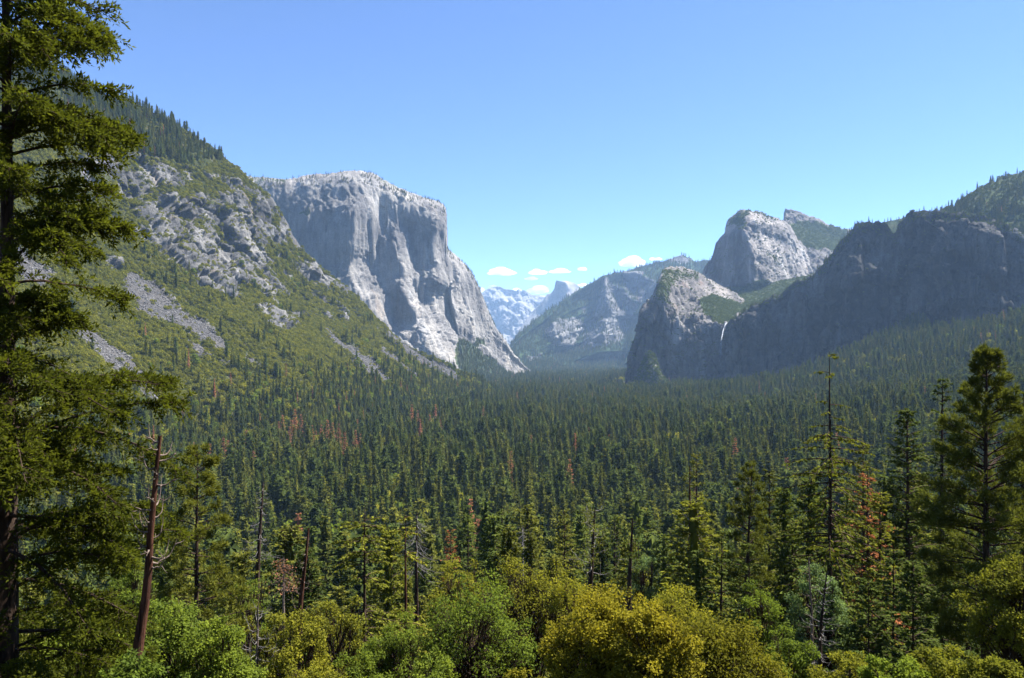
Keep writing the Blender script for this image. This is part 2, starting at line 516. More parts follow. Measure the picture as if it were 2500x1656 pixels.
# ---- the great sheer wall
cap_top = [(500, 434), (613, 431), (708, 438), (746, 429), (796, 426), (848, 419), (883, 418), (911, 423), (936, 438), (988, 466), (1041, 485), (1076, 497),
           (1087, 510), (1089, 548), (1092, 604), (1111, 622), (1139, 650), (1160, 682), (1178, 724), (1195, 769), (1213, 804), (1227, 822), (1252, 861), (1273, 885), (1290, 905)]
cap_dt = np.interp([p[0] for p in cap_top], [500, 746, 848, 936, 1087, 1092, 1111, 1160, 1213, 1290], [3800, 3850, 3900, 4000, 4210, 4225, 4290, 4460, 4660, 4950])
cap_db = np.interp([p[0] for p in cap_top], [500, 700, 850, 1000, 1092, 1140, 1200, 1290], [3560, 3540, 3480, 3660, 3800, 3970, 4400, 4900])
cap_cols = []
for (uu, vv), a, b in zip(cap_top, cap_dt, cap_db):
    vb = 932
    cc = []
    for t, k in ((0, 0.0), (0.03, 0.20), (0.09, 0.36), (0.22, 0.46), (0.45, 0.53), (0.68, 0.63), (0.86, 0.82), (1, 1)):
        # right of the prow the outline slants, so columns lean with it
        lean = np.interp(uu, [840, 1000, 1092, 1139], [0, 14, 52, 20]) * max(0, t - 0.25) / 0.75
        cc.append((uu + lean, vv + (vb - vv) * t, a + (b - a) * k))
    cap_cols.append(cc)
LIT, SHD = 1.6, -0.5
cap_facets = [
 (Z4([(-200, 100), (930, 180), (940, 330), (900, 600), (880, 910), (960, 1050), (-200, 1000)]), -0.12),
 (Z4([(930, 330), (1085, 330), (1100, 480), (1060, 640), (1090, 830), (1140, 980), (1180, 1080), (1215, 1240), (1050, 1150), (960, 1000), (880, 910), (900, 600)]), 1.4),
 (Z4([(1085, 180), (1230, 250), (1250, 450), (1200, 700), (1250, 850), (1245, 950), (1300, 1050), (1390, 1200), (1440, 1390), (1300, 1290), (1210, 1240), (1140, 980), (1090, 830), (1060, 640), (1100, 480)]), SHD),
 (Z4([(1195, 430), (1250, 430), (1290, 560), (1330, 700), (1330, 790), (1250, 850), (1220, 740), (1195, 600)]), 1.3),
 (Z4([(1245, 850), (1290, 850), (1360, 1000), (1430, 1150), (1500, 1290), (1560, 1450), (1440, 1390), (1390, 1200), (1300, 1050), (1245, 950)]), LIT),
 (Z4([(1290, 380), (1440, 380), (1450, 640), (1480, 880), (1400, 950), (1400, 1050), (1430, 1150), (1360, 1000), (1300, 860), (1335, 800), (1330, 600)]), SHD),
 (Z4([(1440, 360), (1535, 370), (1550, 640), (1565, 860), (1480, 880), (1450, 640)]), 1.5),
 (Z4([(1400, 950), (1480, 880), (1565, 860), (1600, 1000), (1610, 1150), (1625, 1300), (1660, 1480), (1570, 1440), (1520, 1300), (1430, 1150), (1400, 1050)]), LIT),
 (Z4([(1560, 640), (1700, 760), (1800, 960), (1880, 1180), (1740, 1240), (1640, 1260), (1600, 1000)]), 0.25),
 (Z4([(1000, 700), (1040, 700), (1100, 820), (1040, 830)]), SHD),
 (Z4([(1700, 1220), (1800, 1200), (1960, 1320), (2100, 1480), (1960, 1500), (1800, 1330)]), 1.3),
]
cap_tone = [  # rock's own tone plus painted light: paler sunlit slabs, darker shaded west face
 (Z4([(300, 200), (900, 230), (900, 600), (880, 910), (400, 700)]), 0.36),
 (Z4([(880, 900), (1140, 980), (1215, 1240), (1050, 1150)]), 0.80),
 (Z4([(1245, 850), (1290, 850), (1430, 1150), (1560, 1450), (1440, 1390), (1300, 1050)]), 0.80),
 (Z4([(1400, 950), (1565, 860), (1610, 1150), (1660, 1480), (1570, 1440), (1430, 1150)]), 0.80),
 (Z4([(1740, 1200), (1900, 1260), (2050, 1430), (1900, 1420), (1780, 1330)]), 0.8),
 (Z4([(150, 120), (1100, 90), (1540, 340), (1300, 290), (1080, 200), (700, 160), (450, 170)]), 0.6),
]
cap_veg = [
 (Z4([(1620, 1270), (1700, 1290), (1790, 1380), (1900, 1430), (2000, 1560), (1600, 1560)]), 0.9),
 (Z4([(1730, 1260), (1810, 1290), (1800, 1330), (1720, 1320)]), 0.9),
 (Z4([(500, 410), (600, 390), (590, 425), (510, 425)]), 0.8),
 (Z4([(100, 120), (460, 150), (440, 185), (100, 175)]), 0.5),
 (Z4([(1000, 100), (1130, 160), (1510, 325), (1490, 345), (1100, 200)]), 0.45),
]
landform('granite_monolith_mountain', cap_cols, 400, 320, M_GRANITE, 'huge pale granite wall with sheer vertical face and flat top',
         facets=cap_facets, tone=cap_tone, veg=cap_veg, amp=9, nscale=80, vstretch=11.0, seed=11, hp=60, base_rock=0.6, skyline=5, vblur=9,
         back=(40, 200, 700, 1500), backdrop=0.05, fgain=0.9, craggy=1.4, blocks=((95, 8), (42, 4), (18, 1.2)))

# ---- lower spire, the waterfall lip and its hanging valley
low_cols = [
 [(1526, 925, 3060), (1526, 928, 3050), (1526, 932, 3045), (1524, 960, 3040)],
 [(1541, 846, 3120), (1541, 852, 3060), (1538, 890, 3030), (1534, 960, 3000)],
 [(1553, 808, 3140), (1553, 815, 3080), (1548, 870, 3025), (1540, 960, 2990)],
 [(1561, 757, 3150), (1563, 768, 3095), (1556, 850, 3020), (1545, 960, 2980)],
 [(1588, 728, 3180), (1590, 748, 3090), (1585, 840, 3010), (1575, 960, 2960)],
 [(1609, 681, 3230), (1612, 715, 3110), (1608, 820, 3010), (1605, 960, 2940)],
 [(1626, 652, 3300), (1630, 728, 3110), (1632, 820, 3000), (1635, 960, 2920)],
 [(1660, 652, 3400), (1650, 765, 3090), (1660, 840, 2980), (1665, 960, 2900)],
 [(1700, 665, 3480), (1676, 806, 3050), (1690, 850, 2970), (1700, 960, 2880)],
 [(1737, 684, 3520), (1702, 788, 3060), (1715, 850, 2960), (1725, 960, 2860)],
 [(1796, 718, 3600), (1730, 787, 3050), (1738, 850, 2955), (1745, 960, 2850)],
 [(1830, 740, 3700), (1752, 792, 3040), (1754, 850, 2955), (1758, 960, 2850)],
 [(1860, 752, 3750), (1772, 794, 3030), (1770, 850, 2960), (1770, 960, 2850)],
 [(1890, 760, 3800), (1800, 785, 3020), (1795, 850, 2940), (1790, 960, 2830)],
]
low_cols = [[c[0], c[1], (c[2][0], c[2][1], c[1][2] + (c[2][2] - c[1][2]) * 0.45), (c[3][0], c[3][1], c[1][2] + (c[3][2] - c[1][2]) * 0.5)] for c in low_cols]
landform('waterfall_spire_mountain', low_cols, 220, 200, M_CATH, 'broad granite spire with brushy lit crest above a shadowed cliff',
         amp=9, nscale=55, vstretch=3.0, seed=21, skyline=8, tone=[(Z5([(1560, 550), (1700, 500), (1840, 900), (1960, 780), (2300, 720), (2400, 1300), (1400, 1300)]), 0.27)],  # tone darkens the wall below the crest, deepening its shade in colour
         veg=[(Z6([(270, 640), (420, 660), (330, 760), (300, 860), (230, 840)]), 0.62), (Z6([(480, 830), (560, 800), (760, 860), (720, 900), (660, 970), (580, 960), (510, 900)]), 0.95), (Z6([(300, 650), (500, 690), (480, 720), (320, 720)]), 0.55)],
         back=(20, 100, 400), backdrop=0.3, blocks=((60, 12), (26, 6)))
hang_cols = [
 [(1690, 715, 4050), (1700, 730, 3850), (1715, 760, 3500), (1730, 800, 3080)],
 [(1790, 700, 4050), (1780, 720, 3850), (1765, 755, 3500), (1760, 800, 3060)],
 [(1880, 690, 4050), (1850, 715, 3850), (1820, 750, 3500), (1790, 800, 3060)],
 [(1990, 670, 4050), (1960, 700, 3850), (1920, 740, 3500), (1880, 800, 3060)],
]
landform('hanging_valley_terrain', hang_cols, 90, 80, M_CATH, 'green hanging valley of brush between the granite spires',
         amp=14, nscale=90, vstretch=1, seed=24, base_veg=0.95, back=(40, 200), backdrop=0.1)
knob_cols = [
 [(1548, 925, 2820), (1548, 940, 2800), (1548, 975, 2780)],
 [(1568, 880, 2830), (1566, 920, 2800), (1564, 975, 2770)],
 [(1585, 856, 2840), (1584, 910, 2790), (1584, 975, 2760)],
 [(1598, 866, 2840), (1600, 910, 2790), (1602, 975, 2760)],
 [(1612, 905, 2830), (1614, 930, 2800), (1618, 975, 2770)],
 [(1640, 935, 2820), (1642, 945, 2800), (1645, 975, 2780)],
 [(1690, 940, 2810), (1690, 950, 2790), (1690, 975, 2770)],
]
landform('pinnacle_mountain', knob_cols, 80, 70, M_CATH, 'small brushy pinnacle at the foot of the shadowed spire',
         amp=7, nscale=30, vstretch=2, seed=27, base_veg=0.55, base_rock=0.5, back=(15, 60, 200), backdrop=0.5)

# ---- the two higher spires behind
mid_top = [(1700, 705), (1715, 665), (1717, 656), (1739, 627), (1748, 596), (1757, 580), (1769, 569), (1772, 554), (1778, 538), (1795, 525), (1815, 515), (1840, 521), (1851, 520), (1873, 530),
           (1891, 537), (1913, 545), (1929, 556), (1951, 589), (1985, 612), (2030, 629), (2090, 650)]
md_t = np.interp([p[0] for p in mid_top], [1700, 1778, 1830, 1900, 1950, 2090], [4500, 4280, 4160, 4500, 4640, 4950])
md_b = np.interp([p[0] for p in mid_top], [1700, 1790, 1840, 1920, 2090], [4300, 4020, 3840, 3980, 4300])
mid_cols = [[(u, v, a), (u + 2, v + (775 - v) * 0.12, a - (a - b) * 0.3), (u + 2, v + (775 - v) * 0.5, a - (a - b) * 0.65), (u, 775, b)]
            for (u, v), a, b in zip(mid_top, md_t, md_b)]
mid_fac = [
 (ZC([(290, 740), (480, 350), (600, 150), (720, 280), (760, 400), (840, 570), (740, 620), (690, 800), (640, 960), (300, 800)]), -0.75),
 (ZC([(720, 280), (900, 250), (1250, 260), (1700, 580), (1250, 900), (950, 900), (840, 570), (760, 400)]), 1.3),
 (ZC([(780, 180), (870, 200), (900, 270), (840, 330), (790, 260)]), -1.2),
 (ZC([(640, 940), (690, 800), (740, 620), (820, 600), (760, 820), (720, 950)]), 1.0),
 (ZC([(740, 700), (800, 620), (800, 780), (860, 850), (780, 830)]), -0.8),
 (ZC([(900, 740), (950, 680), (980, 860), (930, 830)]), -0.8),
]
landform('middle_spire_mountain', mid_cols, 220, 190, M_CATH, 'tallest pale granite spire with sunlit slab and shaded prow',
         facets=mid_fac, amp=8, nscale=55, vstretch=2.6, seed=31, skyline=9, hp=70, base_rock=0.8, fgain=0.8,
         tone=[(ZC([(290, 740), (480, 350), (700, 290), (830, 560), (640, 940)]), 0.42), (ZC([(900, 350), (1300, 420), (1700, 580), (1250, 900), (1000, 700)]), 1.0)],  # light painted into the tone: shaded face darkened, sunlit slab made paler
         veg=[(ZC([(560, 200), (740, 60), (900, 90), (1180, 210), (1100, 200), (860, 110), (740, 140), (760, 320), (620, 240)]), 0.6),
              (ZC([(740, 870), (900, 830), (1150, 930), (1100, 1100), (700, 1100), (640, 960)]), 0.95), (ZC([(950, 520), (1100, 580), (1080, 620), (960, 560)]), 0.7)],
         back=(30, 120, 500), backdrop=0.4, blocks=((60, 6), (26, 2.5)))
high_top = [(1908, 590), (1912, 545), (1913, 522), (1918, 511), (1929, 510), (1951, 518), (1971, 526), (1996, 534), (2018, 546), (2052, 558), (2072, 560), (2110, 572), (2170, 590)]
high_cols = [[(u, v, 4900 + i * 10), (u, v + 30, 4820 + i * 10), (u - 2, v + 70, 4640), (u - 10, 690, 4420)] for i, (u, v) in enumerate(high_top)]
landform('upper_spire_mountain', high_cols, 150, 110, M_CATH, 'square-topped granite summit with green brushy slope below it',
         amp=9, nscale=50, vstretch=1.6, seed=37, skyline=9, lin=True, base_rock=0.5, veg=[(ZC([(1230, 240), (1330, 190), (1500, 180), (1900, 270), (1750, 520), (1300, 420)]), 0.9)],
         facets=[(ZC([(1175, 190), (1180, 40), (1440, 110), (1440, 190), (1300, 240)]), -0.4)], hp=40, back=(30, 120, 500), backdrop=0.3, blocks=((50, 7), (24, 5)))
notch_cols = [[(2100, 570, 3700), (2100, 600, 3600), (2100, 650, 3500)], [(2150, 545, 3700), (2150, 590, 3600), (2150, 650, 3500)],
              [(2190, 536, 3700), (2190, 590, 3600), (2190, 650, 3500)], [(2218, 531, 3700), (2218, 590, 3600), (2218, 650, 3500)], [(2260, 560, 3700), (2260, 600, 3600), (2260, 650, 3500)]]
landform('notch_ridge_mountain', notch_cols, 60, 40, M_CATH, 'small wooded ridge glimpsed in the notch of the shadowed cliff',
         amp=6, nscale=50, vstretch=1, seed=39, base_veg=0.8, back=(30, 200), backdrop=0.3)

# ---- the long shadowed cliff and the wooded rim above it
bri_cols = [
 [(1779, 792, 2990), (1775, 840, 2915), (1772, 890, 2880), (1770, 965, 2850)],
 [(1796, 773, 2970), (1790, 835, 2880), (1786, 890, 2830), (1782, 965, 2800)],
 [(1821, 756, 2950), (1815, 830, 2850), (1810, 890, 2800), (1805, 965, 2760)],
 [(1859, 735, 2920), (1852, 815, 2800), (1845, 885, 2745), (1840, 965, 2700)],
 [(1906, 714, 2900), (1895, 800, 2760), (1885, 880, 2700), (1880, 965, 2650)],
 [(1948, 680, 2880), (1940, 780, 2720), (1930, 870, 2650), (1925, 965, 2600)],
 [(1986, 671, 2860), (1978, 775, 2700), (1970, 865, 2620), (1965, 965, 2565)],
 [(2007, 650, 2850), (2000, 760, 2680), (1995, 860, 2600), (1990, 965, 2540)],
 [(2032, 621, 2850), (2028, 735, 2660), (2022, 850, 2580), (2018, 965, 2515)],
 [(2058, 583, 2850), (2055, 710, 2640), (2050, 840, 2560), (2045, 965, 2490)],
 [(2087, 545, 2840), (2082, 690, 2615), (2078, 830, 2540), (2075, 965, 2465)],
 [(2113, 538, 2830), (2110, 680, 2600), (2105, 820, 2520), (2100, 965, 2440)],
 [(2146, 541, 2800), (2142, 682, 2585), (2138, 820, 2505), (2134, 965, 2425)],
 [(2170, 551, 2780), (2166, 690, 2570), (2163, 820, 2490), (2160, 965, 2415)],
 [(2180, 571, 2760), (2178, 692, 2585), (2176, 820, 2490), (2174, 962, 2405)],
 [(2193, 546, 2750), (2190, 690, 2550), (2190, 820, 2470), (2190, 960, 2390)],
 [(2227, 516, 2720), (2225, 670, 2510), (2224, 805, 2430), (2223, 950, 2355)],
 [(2252, 510, 2700), (2255, 660, 2480), (2255, 790, 2400), (2255, 945, 2330)],
 [(2303, 517, 2650), (2303, 655, 2440), (2303, 780, 2360), (2303, 935, 2285)],
 [(2345, 524, 2600), (2345, 650, 2400), (2345, 770, 2320), (2345, 925, 2240)],
 [(2400, 530, 2550), (2400, 655, 2355), (2400, 770, 2275), (2400, 912, 2195)],
 [(2450, 550, 2500), (2450, 660, 2310), (2450, 770, 2230), (2450, 900, 2150)],
 [(2560, 600, 2400), (2560, 690, 2220), (2560, 780, 2140), (2560, 880, 2050)],
 [(2800, 650, 2200), (2800, 720, 2050), (2800, 790, 1950), (2800, 860, 1850)],
]
bri_cols = [[(p[0], p[1], c[-1][2] + (p[2] - c[-1][2]) * 0.42) for p in c] for c in bri_cols]
bri_fac = [(Z6([(1300, 500), (1480, 380), (1600, 420), (1600, 560), (1500, 760), (1200, 760)]), 0.25), (Z6([(1600, 420), (1720, 330), (1900, 450), (1880, 560), (1700, 640)]), -0.6),
           (Z6([(1880, 560), (2100, 400), (2340, 480), (2340, 850), (1950, 850)]), 0.35), (Z6([(1560, 750), (1900, 650), (1900, 900), (1600, 1000)]), -0.7),
           (Z6([(650, 1000), (900, 850), (1100, 700), (1200, 780), (900, 1150)]), 0.2)]
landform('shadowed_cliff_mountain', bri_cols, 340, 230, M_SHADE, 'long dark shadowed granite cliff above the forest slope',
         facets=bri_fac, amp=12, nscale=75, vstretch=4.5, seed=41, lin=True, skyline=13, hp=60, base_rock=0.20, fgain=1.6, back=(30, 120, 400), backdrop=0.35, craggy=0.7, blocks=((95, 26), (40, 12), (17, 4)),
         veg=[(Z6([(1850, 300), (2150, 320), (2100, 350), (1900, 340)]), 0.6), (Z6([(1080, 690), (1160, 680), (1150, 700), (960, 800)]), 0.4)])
rim_cols = [
 [(2262, 528, 2800), (2265, 540, 2760), (2270, 570, 2720)],
 [(2294, 516, 2770), (2296, 535, 2720), (2300, 565, 2680)],
 [(2328, 503, 2770), (2328, 530, 2690), (2328, 565, 2640)],
 [(2345, 488, 2770), (2345, 525, 2670), (2345, 570, 2610)],
 [(2379, 464, 2780), (2378, 515, 2650), (2378, 575, 2570)],
 [(2404, 450, 2780), (2402, 510, 2630), (2402, 580, 2550)],
 [(2442, 430, 2800), (2442, 505, 2620), (2442, 595, 2500)],
 [(2500, 424, 2800), (2502, 505, 2600), (2504, 620, 2440)],
 [(2650, 370, 2800), (2650, 500, 2550), (2650, 680, 2330)],
 [(2900, 310, 2700), (2900, 500, 2400), (2900, 720, 2150)],
]
landform('wooded_rim_mountain', rim_cols, 160, 120, M_CATH, 'dark wooded rim rising above the shadowed cliff',
         amp=12, nscale=55, vstretch=1.5, seed=43, skyline=16, lin=True, base_veg=0.75, base_rock=0.4, back=(30, 150, 500), backdrop=0.2)

# ---- middle distance: forested ridge with rock faces
sen_top = [(1215, 870), (1235, 852), (1248, 840), (1277, 805), (1307, 781), (1337, 757), (1366, 741), (1396, 718), (1425, 700), (1467, 677), (1499, 666), (1544, 657), (1588, 645), (1626, 637), (1644, 628), (1659, 622), (1680, 627),
           (1694, 638), (1733, 634), (1790, 640), (1860, 660)]
st = np.interp([p[0] for p in sen_top], [1215, 1400, 1600, 1860], [6600, 7600, 8200, 8200])
sen_cols = [[(u, v, a), (u - 4, v + (925 - v) * 0.30, a - 350), (u - 6, v + (925 - v) * 0.62, a - 800), (u - 4, v + (925 - v) * 0.84, a - 1300), (u, 925, a - 1900)] for (u, v), a in zip(sen_top, st)]
sen_fac = [
 (Z5([(1200, 480), (1270, 330), (1310, 480), (1330, 640), (1290, 850), (1200, 950), (1000, 1030), (940, 1010), (1100, 860), (1170, 680)]), -1.6),
 (Z5([(1290, 340), (1340, 400), (1400, 560), (1340, 650), (1320, 560)]), 1.5),
 (Z5([(1340, 380), (1420, 420), (1540, 570), (1400, 560)]), -1.2),
 (Z5([(1300, 680), (1480, 660), (1440, 800), (1260, 870)]), 1.2),
 (Z5([(1430, 290), (1560, 310), (1700, 400), (1560, 520)]), -1.0),
 (Z5([(1560, 560), (1560, 720), (1490, 900), (1450, 1060), (1370, 1040), (1450, 850), (1500, 660)]), -2.0),
 (Z5([(770, 700), (850, 640), (880, 860), (780, 830)]), -1.5),
 (Z5([(850, 680), (1050, 660), (1130, 700), (1000, 880), (880, 860)]), 0.9),
]
sen_rock = [Z5([(850, 680), (1050, 650), (1130, 700), (1000, 880), (860, 880), (770, 780)]), Z5([(1180, 640), (1240, 400), (1290, 325), (1340, 380), (1380, 360), (1540, 570), (1470, 700), (1440, 850), (1250, 870), (1180, 930), (1080, 900)]),
            Z5([(1420, 280), (1560, 300), (1720, 380), (1700, 480), (1560, 550), (1440, 400)]), Z5([(640, 980), (760, 960), (770, 1000), (680, 1030)]), Z5([(1780, 185), (1830, 140), (1900, 130), (2010, 190), (1900, 215)]),
            Z5([(1080, 540), (1140, 560), (1110, 620), (1060, 600)])]
landform('forested_ridge_mountain', sen_cols, 280, 210, M_FAR, 'hazy forested ridge with bare rock faces in the middle distance',
         facets=sen_fac, amp=32, nscale=230, vstretch=1.8, seed=51, skyline=14, lin=True, hp=70, base_veg=0.8, rock=sen_rock, fgain=2.4, blocks=((160, 24), (70, 14)), back=(60, 300, 1200), backdrop=0.2,
         tone=[(Z5([(1780, 185), (1830, 140), (1900, 130), (2010, 190), (1900, 215)]), 0.95)], base_rock=0.6)

# ---- far: the cleft dome and the bare high country
dome_top = [(1262, 815), (1271, 800), (1303, 757), (1322, 740), (1331, 725), (1336, 719), (1344, 717), (1352, 708), (1355, 697), (1357, 689), (1359, 687), (1367, 689), (1377, 688), (1386, 688), (1399, 690), (1411, 697), (1419, 702), (1443, 721), (1480, 750)]
dt = np.interp([p[0] for p in dome_top], [1262, 1331, 1359, 1380, 1400, 1480], [12400, 12900, 13200, 13150, 13500, 13900])
dome_cols = [[(u, v, a), (u + 4, v + 22, a - 40), (u + 10, v + 60, a - 120), (u, 905, a - 900)] for (u, v), a in zip(dome_top, dt)]
landform('cleft_dome_mountain', dome_cols, 150, 110, M_HIGH, 'hazy far dome with one side sheared off flat',
         facets=[(ZD([(1420, 960), (1625, 680), (1780, 715), (1865, 800), (1930, 920), (1500, 1300), (1100, 1300)]), -0.5), (ZD([(1640, 685), (1850, 680), (2150, 800), (1950, 900), (1865, 800), (1780, 715)]), 1.4)],
         amp=14, nscale=300, vstretch=3, seed=61, hp=60, base_rock=0.6, back=(80, 300, 900), backdrop=0.5)
rest_top = [(1090, 745), (1120, 738), (1174, 717), (1188, 708), (1201, 702), (1219, 699), (1232, 705), (1247, 707), (1262, 710), (1266, 707), (1272, 711), (1278, 708), (1285, 711), (1293, 716), (1303, 720), (1320, 721), (1340, 724), (1400, 738), (1450, 760)]
rest_cols = [[(u, v, 16000), (u + 3, v + 40, 15600), (u + 6, v + 90, 15000), (u + 6, 905, 14200)] for (u, v) in rest_top]
landform('bare_high_mountain', rest_cols, 220, 160, M_HIGH, 'pale bare granite peaks on the far skyline',
         facets=[(ZD([(300, 1310), (520, 1220), (680, 1080), (840, 1200), (900, 1190), (930, 1100), (980, 1250), (640, 1330), (400, 1568), (330, 1400)]), -1.6),
                 (ZD([(700, 1060), (920, 1110), (850, 1200)]), 1.6), (ZD([(200, 900), (540, 770), (620, 900), (500, 1050), (250, 1150)]), 0.9), (ZD([(930, 1000), (1210, 1100), (1060, 1140)]), 1.5),
                 (ZD([(980, 1250), (1350, 1080), (1150, 1300), (700, 1568), (500, 1568), (950, 1300)]), 1.3), (ZD([(950, 1300), (640, 1330), (450, 1568), (600, 1568)]), -1.4)],
         amp=55, nscale=600, vstretch=1.2, seed=67, hp=40, base_rock=0.7, slopeveg=0.3, back=(100, 500, 1500), backdrop=0.1, craggy=1.3, blocks=((420, 50), (180, 28)))

# ---- ground: the near slope, the valley floor and the wooded talus, one sheet
GP = [tuple(W(np.array(p, float))) for p in [(1800, 950, 2700), (1922, 960, 2600), (1977, 935, 2500), (2070, 880, 2430), (2218, 800, 2310), (2330, 825, 2230), (2500, 785, 2050), (2800, 770, 1800),
      (2300, 960, 1500), (2500, 960, 1200), (2800, 960, 1000), (2500, 1090, 800), (1900, 1000, 1800)]]
GP += [(-100, 700, 0), (150, 700, 2), (-250, 900, 0), (0, 1500, 0), (200, 1400, 2), (0, 2200, 0), (300, 2300, 0), (0, 3000, 0), (500, 3200, 5), (300, 5000, 10), (800, 5200, 20), (500, 8000, 25), (-600, 5000, 10),
       (0, 0, 138), (-40, 0, 137), (40, 0, 137), (0, 15, 131.5), (30, 15, 132), (-30, 15, 130), (0, 30, 124), (40, 30, 125.5), (-35, 30, 121), (0, 60, 108), (60, 60, 111), (-60, 60, 100),
       (0, 120, 82), (110, 120, 86), (-110, 120, 70), (0, 250, 42), (220, 250, 48), (-220, 250, 26), (0, 400, 14), (300, 400, 32), (-300, 400, 2), (0, 550, 2), (420, 550, 30), (-380, 600, 0),
       (-150, 20, 120), (150, 20, 140), (400, 60, 170), (-400, 60, 100), (0, -60, 160), (300, -60, 185), (-300, -60, 150), (-700, 400, 30), (-900, 900, 20), (-700, 1800, 20), (-600, 2600, 20),
       (-800, 3500, 20), (3000, 3000, 250), (3000, 1000, 350), (2000, 4500, 100), (-3000, 3000, 100), (-3000, 0, 100), (3000, -300, 300), (0, 12000, 60), (4000, 9000, 80), (-4000, 9000, 80)]
GP = np.array(GP)
def _k(r):
    return np.sqrt(r * r + 400.0)
_A = _k(np.hypot(GP[:, None, 0] - GP[None, :, 0], GP[:, None, 1] - GP[None, :, 1]))
_n = len(GP)
_M = np.zeros((_n + 1, _n + 1))
_M[:_n, :_n] = _A
_M[:_n, _n] = 1
_M[_n, :_n] = 1
_w = np.linalg.solve(_M, np.concatenate([GP[:, 2], [0]]))
def ground_z(x, y):
    x = np.asarray(x, float)
    y = np.asarray(y, float)
    z = np.full(x.shape, _w[_n])
    for i in range(_n):
        z = z + _w[i] * _k(np.hypot(x - GP[i, 0], y - GP[i, 1]))
    return np.maximum(z, -1.0)
def spaced(a, b, n, p):
    t = np.linspace(-1, 1, n)
    t = np.sign(t) * np.abs(t) ** p
    return np.where(t < 0, -t * a, t * b)
gx = spaced(-8500, 8500, 200, 2.2)
gy = np.concatenate([np.linspace(-400, 0, 20)[:-1], (np.linspace(0, 1, 220) ** 2.3) * 18500])
GX, GY = np.meshgrid(gx, gy)
GZ = ground_z(GX, GY)
GZ = GZ + fbm(np.stack([GX / 40, GY / 40, GX * 0], -1), 4, 0.5, 5) * np.clip(GY / 40, 0.0, 1) * 1.6
N = NT('forest_floor')
p = N.pos()
c = N.mix(N.ramp(N.noise(p, 0.08, 6, 0.65), 0.35, 0.65), (0.022, 0.020, 0.011), (0.060, 0.050, 0.026))
c = N.mix(N.ramp(N.noise(p, 0.6, 5, 0.7), 0.45, 0.7), c, (0.035, 0.045, 0.014))
M_FLOOR = N.diffuse(c, 1.0, N.bump(N.noise(p, 1.2, 5, 0.7), 0.6, 0.4), 0.02)
g = add_mesh('ground', np.stack([GX, GY, GZ], -1).reshape(-1, 3), gridfaces(*GX.shape), M_FLOOR, smooth=True)
tag(g, 'dark forest floor sloping from the viewpoint down to the valley', 'ground', kind='structure')

# ---- waterfall
wf = []
px = [(1769, 789, 3018), (1766, 795, 3000), (1763, 803, 2990), (1760, 815, 2955), (1757, 832, 2925), (1755, 855, 2905), (1753, 880, 2890), (1751, 905, 2868), (1749, 930, 2850)]
wd = [3.0, 2.0, 1.8, 2.0, 2.6, 3.6, 5.0, 6.5, 8]
cp = W(np.array(px, float))
tt = np.arange(len(px), dtype=float)
ss = np.linspace(0, len(px) - 1, 60)
cen = hermite(cp, tt, ss)
wid = np.interp(ss, tt, wd)
ringn = 10
V = []
for k in range(60):
    for j in range(ringn):
        a = 2 * math.pi * j / ringn
        wob = 1 + 0.35 * math.sin(3 * a + k * 0.9) * min(1, k / 20)
        V.append(cen[k] + np.array([math.cos(a) * wid[k] * wob, math.sin(a) * wid[k] * 0.5 - wid[k] * 0.6 - 22, 0]))
V = np.array(V)
i = np.arange(60 * ringn).reshape(60, ringn)
F = np.stack([i[:-1], np.roll(i[:-1], -1, 1), np.roll(i[1:], -1, 1), i[1:]], -1).reshape(-1, 4)
N = NT('falling_water')
nz = N.noise(N.mapv(N.pos(), (0.25, 0.25, 0.018)), 1.0, 5, 0.7)
b = N.n('ShaderNodeBsdfPrincipled')
b.inputs['Base Color'].default_value = (0.33, 0.36, 0.41, 1)
b.inputs['Roughness'].default_value = 0.6
tr = N.n('ShaderNodeBsdfTransparent')
ms = N.n('ShaderNodeMixShader')
zz = N.n('ShaderNodeSeparateXYZ')
N.link(N.pos(), zz.inputs[0])
thin = N.n('ShaderNodeMapRange')
N.link(zz.outputs[2], thin.inputs['Value'])
for nm, vv in (('From Min', 60), ('From Max', 265), ('To Min', -0.34), ('To Max', 0.10)):
    thin.inputs[nm].default_value = vv
N.link(N.ramp(N.math('ADD', nz, thin.outputs[0]), 0.30, 0.75), ms.inputs[0])
N.link(tr.outputs[0], ms.inputs[1])
N.link(b.outputs[0], ms.inputs[2])
N.link(ms.outputs[0], N.out.inputs['Surface'])
wf = add_mesh('waterfall', V, F, N.m, smooth=True)
tag(wf, 'thin white waterfall dropping down the shadowed cliff', 'waterfall', kind='structure')

